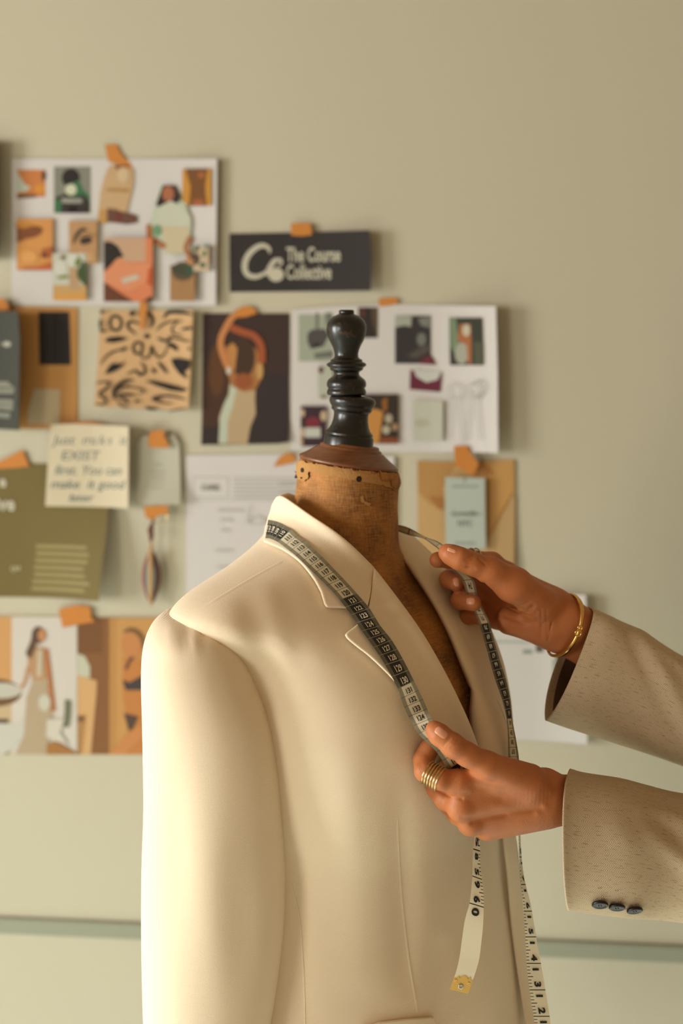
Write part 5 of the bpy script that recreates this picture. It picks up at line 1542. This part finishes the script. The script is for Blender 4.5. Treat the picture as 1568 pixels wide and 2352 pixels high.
# --- form sheet behind the form's shoulder
fm = [(rect(444, 1094, 526, 1143), (192, 188, 180)), (rect(447, 1097, 523, 1140), W_), (rect(440, 1148, 900, 1149.5), (184, 180, 170))]
for i in range(6): fm.append((rect(536, 1096 + i * 9, 700 - (i % 3) * 14, 1099 + i * 9), (190, 187, 178)))
for (a, b, c) in ((500, 560, 1170), (505, 535, 1192), (508, 528, 1216), (495, 535, 1262), (500, 530, 1300), (640, 880, 1110), (640, 880, 1130)): fm.append((rect(a, c, b, c + 4), (190, 187, 178)))
fm += [(stroke([(575, 1160), (568, 1196), (590, 1204), (612, 1196)], 2, False), (202, 198, 190)), (stroke([(564, 1200), (590, 1186), (622, 1200)], 3, False), (204, 200, 192))]
sheet('form_sheet', 'white printed form sheet with ruled boxes, behind the near shoulder of the blazer', 'paper', [(428, 1046), (700, 1042), (906, 1048), (905, 1382), (428, 1385)], (220, 214, 210), fm, [('CARE.', 484, 1119, 13, .9, (128, 130, 118), 0, .02)], bend=lambda x, y: 0.003 * max(0, (x - 700) / 200.0) ** 2)
# --- two photos at the lower left
lp = [(rect(0 - 150, 1415, 28, 1565), (212, 160, 102)), (rect(28, 1415, 178, 1732), (216, 208, 196)), (ell(-10, 1590, 62, 32), (120, 88, 58)), (ell(4, 1585, 48, 18), (200, 196, 182)), (rect(-150, 1650, 20, 1731), (96, 80, 64)), ([(-10, 1660), (40, 1660), (60, 1640), (56, 1690), (30, 1720), (10, 1732), (-10, 1732)], (206, 204, 190)),
      ([(62, 1600), (74, 1568), (76, 1550), (100, 1552), (110, 1575), (122, 1610), (124, 1650), (108, 1732), (36, 1732), (56, 1690)], (186, 166, 136)), ([(64, 1502), (84, 1484), (106, 1486), (114, 1500), (108, 1560), (76, 1562), (66, 1530)], (190, 150, 110)), (stroke([(107, 1490), (112, 1530), (118, 1580), (124, 1632)], 12, False), (182, 120, 76)), (stroke([(66, 1530), (60, 1560), (50, 1580)], 8, False), (196, 150, 108)),
      (ell(89, 1458, 15, 20), (100, 76, 60)), ([(76, 1450), (84, 1484), (72, 1512), (60, 1500), (72, 1472)], (104, 78, 58)), (ell(98, 1458, 9, 15), (196, 140, 96)), ([(88, 1492), (100, 1490), (98, 1552), (86, 1552)], (204, 190, 164)), (ell(104, 1612, 14, 20), (206, 202, 182)), (stroke([(157, 1606), (156, 1640), (152, 1668)], 13, False), (116, 116, 92)),
      ([(110, 1706), (130, 1700), (178, 1728), (178, 1732), (108, 1732)], (170, 120, 66)), ([(110, 1650), (150, 1650), (140, 1680), (160, 1710), (130, 1700), (108, 1690)], (214, 206, 190))]
lp = [(([(x, min(1731, max(1416, y))) for x, y in s[0]]) if s[0][0][0] != 'quadstrip' else s[0], s[1]) for s in lp]
sheet('photo_print', 'photo of a person in long backless dress by a bright window', 'photo', [(-150, 1414), (178, 1415), (178, 1732), (-150, 1730)], (206, 180, 140), lp, base=.002)
rp = [(rect(179, 1418, 252, 1732), (140, 96, 58)), (rect(179, 1418, 236, 1500), (126, 86, 52)), (rect(252, 1418, 284, 1732), (192, 142, 82)), (rect(268, 1418, 430, 1732), (204, 154, 92)), ([(176, 1500), (196, 1506), (208, 1530), (208, 1556), (178, 1552)], (202, 200, 176)), ([(178, 1550), (224, 1562), (222, 1600), (210, 1732), (180, 1732)], (216, 172, 118)), ([(180, 1640), (200, 1640), (190, 1732), (180, 1732)], (180, 136, 84)), (rect(178, 1644, 196, 1656), (128, 92, 60)),
      (ell(304, 1480, 24, 33), (204, 138, 84)), (stroke([(284, 1450), (306, 1446), (326, 1462), (330, 1490)], 12), (128, 96, 58)), ([(284, 1510), (330, 1516), (400, 1520), (400, 1732), (262, 1732), (296, 1680), (284, 1600)], (200, 132, 72)), (stroke([(290, 1536), (300, 1516), (306, 1508)], 7, False), (86, 70, 60)), ([(282, 1560), (300, 1566), (330, 1548), (400, 1556), (400, 1584), (290, 1584)], (76, 68, 66)), ([(286, 1636), (320, 1644), (306, 1674), (296, 1676)], (92, 72, 60)), ([(250, 1732), (300, 1682), (330, 1660), (330, 1690), (290, 1732)], (206, 140, 84))]
rp = [(([(min(429, max(179, x)), min(1731, max(1418, y))) for x, y in s[0]]) if s[0][0][0] != 'quadstrip' else s[0], s[1]) for s in rp]
sheet('photo_print', 'orange-brown photo of a person in dark underwear, partly behind the cream sleeve', 'photo', [(179, 1417), (430, 1420), (430, 1732), (179, 1732)], (196, 150, 92), rp, base=.002)
# --- kraft envelope with pale blue tag
sheet('kraft_envelope', 'orange kraft envelope taped to the wall right of the dress form', 'envelope', [(958, 1058), (1060, 1060), (1181, 1055), (1183, 1200), (1180, 1345), (962, 1345)], (206, 168, 112),
      [([(959, 1060), (1050, 1062), (1015, 1120), (1020, 1160), (990, 1160), (961, 1130)], (190, 144, 84)), ([(1080, 1060), (1180, 1058), (1180, 1130), (1120, 1235), (1112, 1220)], (204, 156, 92)), ([(1072, 1062), (1110, 1060), (1140, 1090), (1086, 1094)], (186, 130, 72)), ([(985, 1138), (1018, 1142), (1018, 1172), (1002, 1165)], (176, 122, 66)), ([(1175, 1140), (1182, 1140), (1180, 1300), (1120, 1300), (1122, 1240)], (196, 162, 112)), (stroke([(1125, 1228), (1150, 1180), (1178, 1130)], 5), (178, 124, 66))],
      bend=lambda x, y: 0.004 * max(0, (y - 1150) / 150.0) ** 2, thick=.0012)
sheet('swing_tag', 'pale blue paper tag with grey lettering hanging in front of the orange kraft envelope', 'tag', [(1022, 1094), (1113, 1096), (1115, 1258), (1024, 1256)], (190, 198, 186),
      [(rect(1038, 1112, 1098, 1118), (162, 168, 156)), (rect(1044, 1242, 1092, 1248), (158, 166, 154)), (rect(1034, 1176, 1106, 1179), (146, 152, 140)), (ell(1067, 1101, 3, 3), (150, 110, 70))],
      [('Lemaille', 1068, 1176, 13, .95, (120, 128, 118), .2, .0), ('NYC', 1068, 1199, 15, .8, (120, 126, 116), 0, .0)], base=.012)
# --- white page behind the hands
wp = [(rect(1200, 1490, 1222, 1500), (150, 158, 150)), (rect(1230, 1478, 1247, 1496), (96, 92, 84)), (rect(1276, 1500, 1284, 1516), (70, 72, 64)), (rect(1268, 1512, 1278, 1560), (160, 168, 156)), (rect(1120, 1470, 1240, 1476), (184, 192, 184))]
sheet('loose_page', 'white page with few dark blocks on the wall between the two arms', 'paper', [(1010, 1362), (1343, 1362), (1349, 1500), (1346, 1703), (1010, 1690)], (218, 213, 206), wp, bend=lambda x, y: 0.010 * max(0, (x - 1220) / 125.0) ** 2 + .002, base=.003)

# --- pieces of kraft masking tape
TG = 'pieces of brown masking tape'
def tp(poly, where, off=.0022, bend=None): sheet('masking_tape', 'piece of brown tape ' + where, 'tape', poly, M['tapek'], base=off, thick=.0003, group=TG, bend=bend)
tp([(241, 332), (268, 332), (280, 355), (305, 381), (298, 389), (270, 378), (250, 372)], 'at the top of the highest white mood board page')
tp([(670, 513), (714, 513), (718, 540), (694, 543), (669, 541)], 'at the top of the black card with the cream logo', .006)
tp([(868, 688), (880, 684), (912, 684), (916, 697), (890, 703), (872, 704)], 'at the top of the picture page behind the finial', .003)
tp([(545, 714), (552, 706), (572, 702), (588, 710), (590, 720), (566, 728), (536, 730)], 'on top of the dark portrait photo', .004)
tp([(322, 684), (342, 684), (338, 720), (332, 758), (324, 754)], 'running down over the top of the square tan print', .006, bend=lambda x, y: .0)
tp([(352, 988), (380, 985), (382, 1000), (394, 1028), (346, 1026), (344, 1004)], 'above the small white tag with faint print', .012)
tp([(176, 968), (205, 965), (240, 972), (256, 984), (256, 992), (176, 984)], 'at the top of the handwritten note', .008)
tp([(-30, 1075), (20, 1050), (54, 1032), (66, 1064), (72, 1070), (40, 1074), (0, 1076)], 'at the top of the olive green poster', .004)
tp([(137, 1398), (178, 1388), (210, 1392), (212, 1418), (222, 1426), (176, 1434), (146, 1440)], 'joining the two photos at the lower left', .005)
tp([(628, 1072), (642, 1050), (662, 1038), (682, 1048), (676, 1062)], 'at the top of the form sheet beside the brown neck', .004)
tp([(1042, 1022), (1072, 1022), (1090, 1052), (1100, 1062), (1085, 1090), (1066, 1078), (1046, 1068)], 'at the top of the orange kraft envelope', .0145)
tp([(-20, 688), (14, 686), (24, 700), (26, 712), (-20, 716)], 'at the top of the dark grey booklet at the left edge', .011)
tp([(336, 1160), (392, 1158), (390, 1180), (376, 1178), (352, 1192), (340, 1184)], 'holding up the striped ornament', .016)
# --- striped leaf-shaped ornament on a ring
orn = empty('hanging_ornament', tuple(WP(352, 1388, .012)), 'striped blue and tan leaf-shaped ornament hanging under the small white tag', 'ornament')
ringp = [WP(369 + 20 * math.cos(a), 1180 + 18 * math.sin(a), .013) for a in [2 * math.pi * k / 28 for k in range(28)]]
torus_path('hanging_ring', ringp, .0009, M['palegold'], orn, seg=8)
def leaf(x0, x1, c, nm, dy=.004, y0=1258, y1=1386):
    V = []; Fc = []; n = 18
    for s in (0, 1):
        for i in range(n + 1):
            t = i / n; y = y0 + (y1 - y0) * t; w_ = math.sin(math.pi * t) ** .75
            for q in (x0, (x0 + x1) / 2, x1):
                bul = .006 * math.sqrt(max(0, 1 - (q / 22.0) ** 2)) * w_
                V.append(WP(352 + q * w_, y, .012 + (bul if s == 0 else -bul * .6)))
    for s in (0, 1):
        for i in range(n):
            for k in range(2):
                a = s * (n + 1) * 3 + i * 3 + k; f_ = (a, a + 1, a + 4, a + 3); Fc.append(f_ if s else f_[::-1])
    mesh_obj(nm, V, Fc, c, orn)
leaf(-22, -17, ink(176, 84, 56), 'stripe'); leaf(-17, -10, ink(84, 92, 96), 'stripe'); leaf(-10, -5, ink(160, 164, 140), 'stripe'); leaf(5, 9, ink(160, 156, 130), 'stripe'); leaf(9, 16, ink(58, 66, 78), 'stripe'); leaf(16, 21, ink(150, 96, 60), 'stripe')
def rod(pts, w0, mat, nm):
    V = []; Fc = []; m = 8
    for (x, y, r) in pts:
        c = WP(x, y, .016)
        for k in range(m):
            a = 2 * math.pi * k / m; V.append(c + WT * (math.cos(a) * r / F * 2.1) + WN * (math.sin(a) * r / F * 2.1 * .6))
    for i in range(len(pts) - 1):
        for k in range(m): Fc.append((i * m + k, i * m + (k + 1) % m, (i + 1) * m + (k + 1) % m, (i + 1) * m + k))
    Fc.append(list(range(m))); Fc.append([(len(pts) - 1) * m + k for k in range(m)][::-1])
    mesh_obj(nm, V, Fc, mat, orn)
rod([(352, 1238, 2), (352, 1262, 5), (352, 1300, 6.5), (352, 1350, 6), (352, 1384, 3), (352, 1389, .5)], 0, ink(196, 154, 106), 'spine')
rod([(356, 1196, 2), (354, 1203, 5), (351, 1214, 7), (353, 1226, 6), (352, 1240, 3)], 0, ink(110, 66, 46), 'knot')
rod([(358, 1186, 2), (356, 1198, 2.5)], 0, ink(110, 66, 46), 'cord')
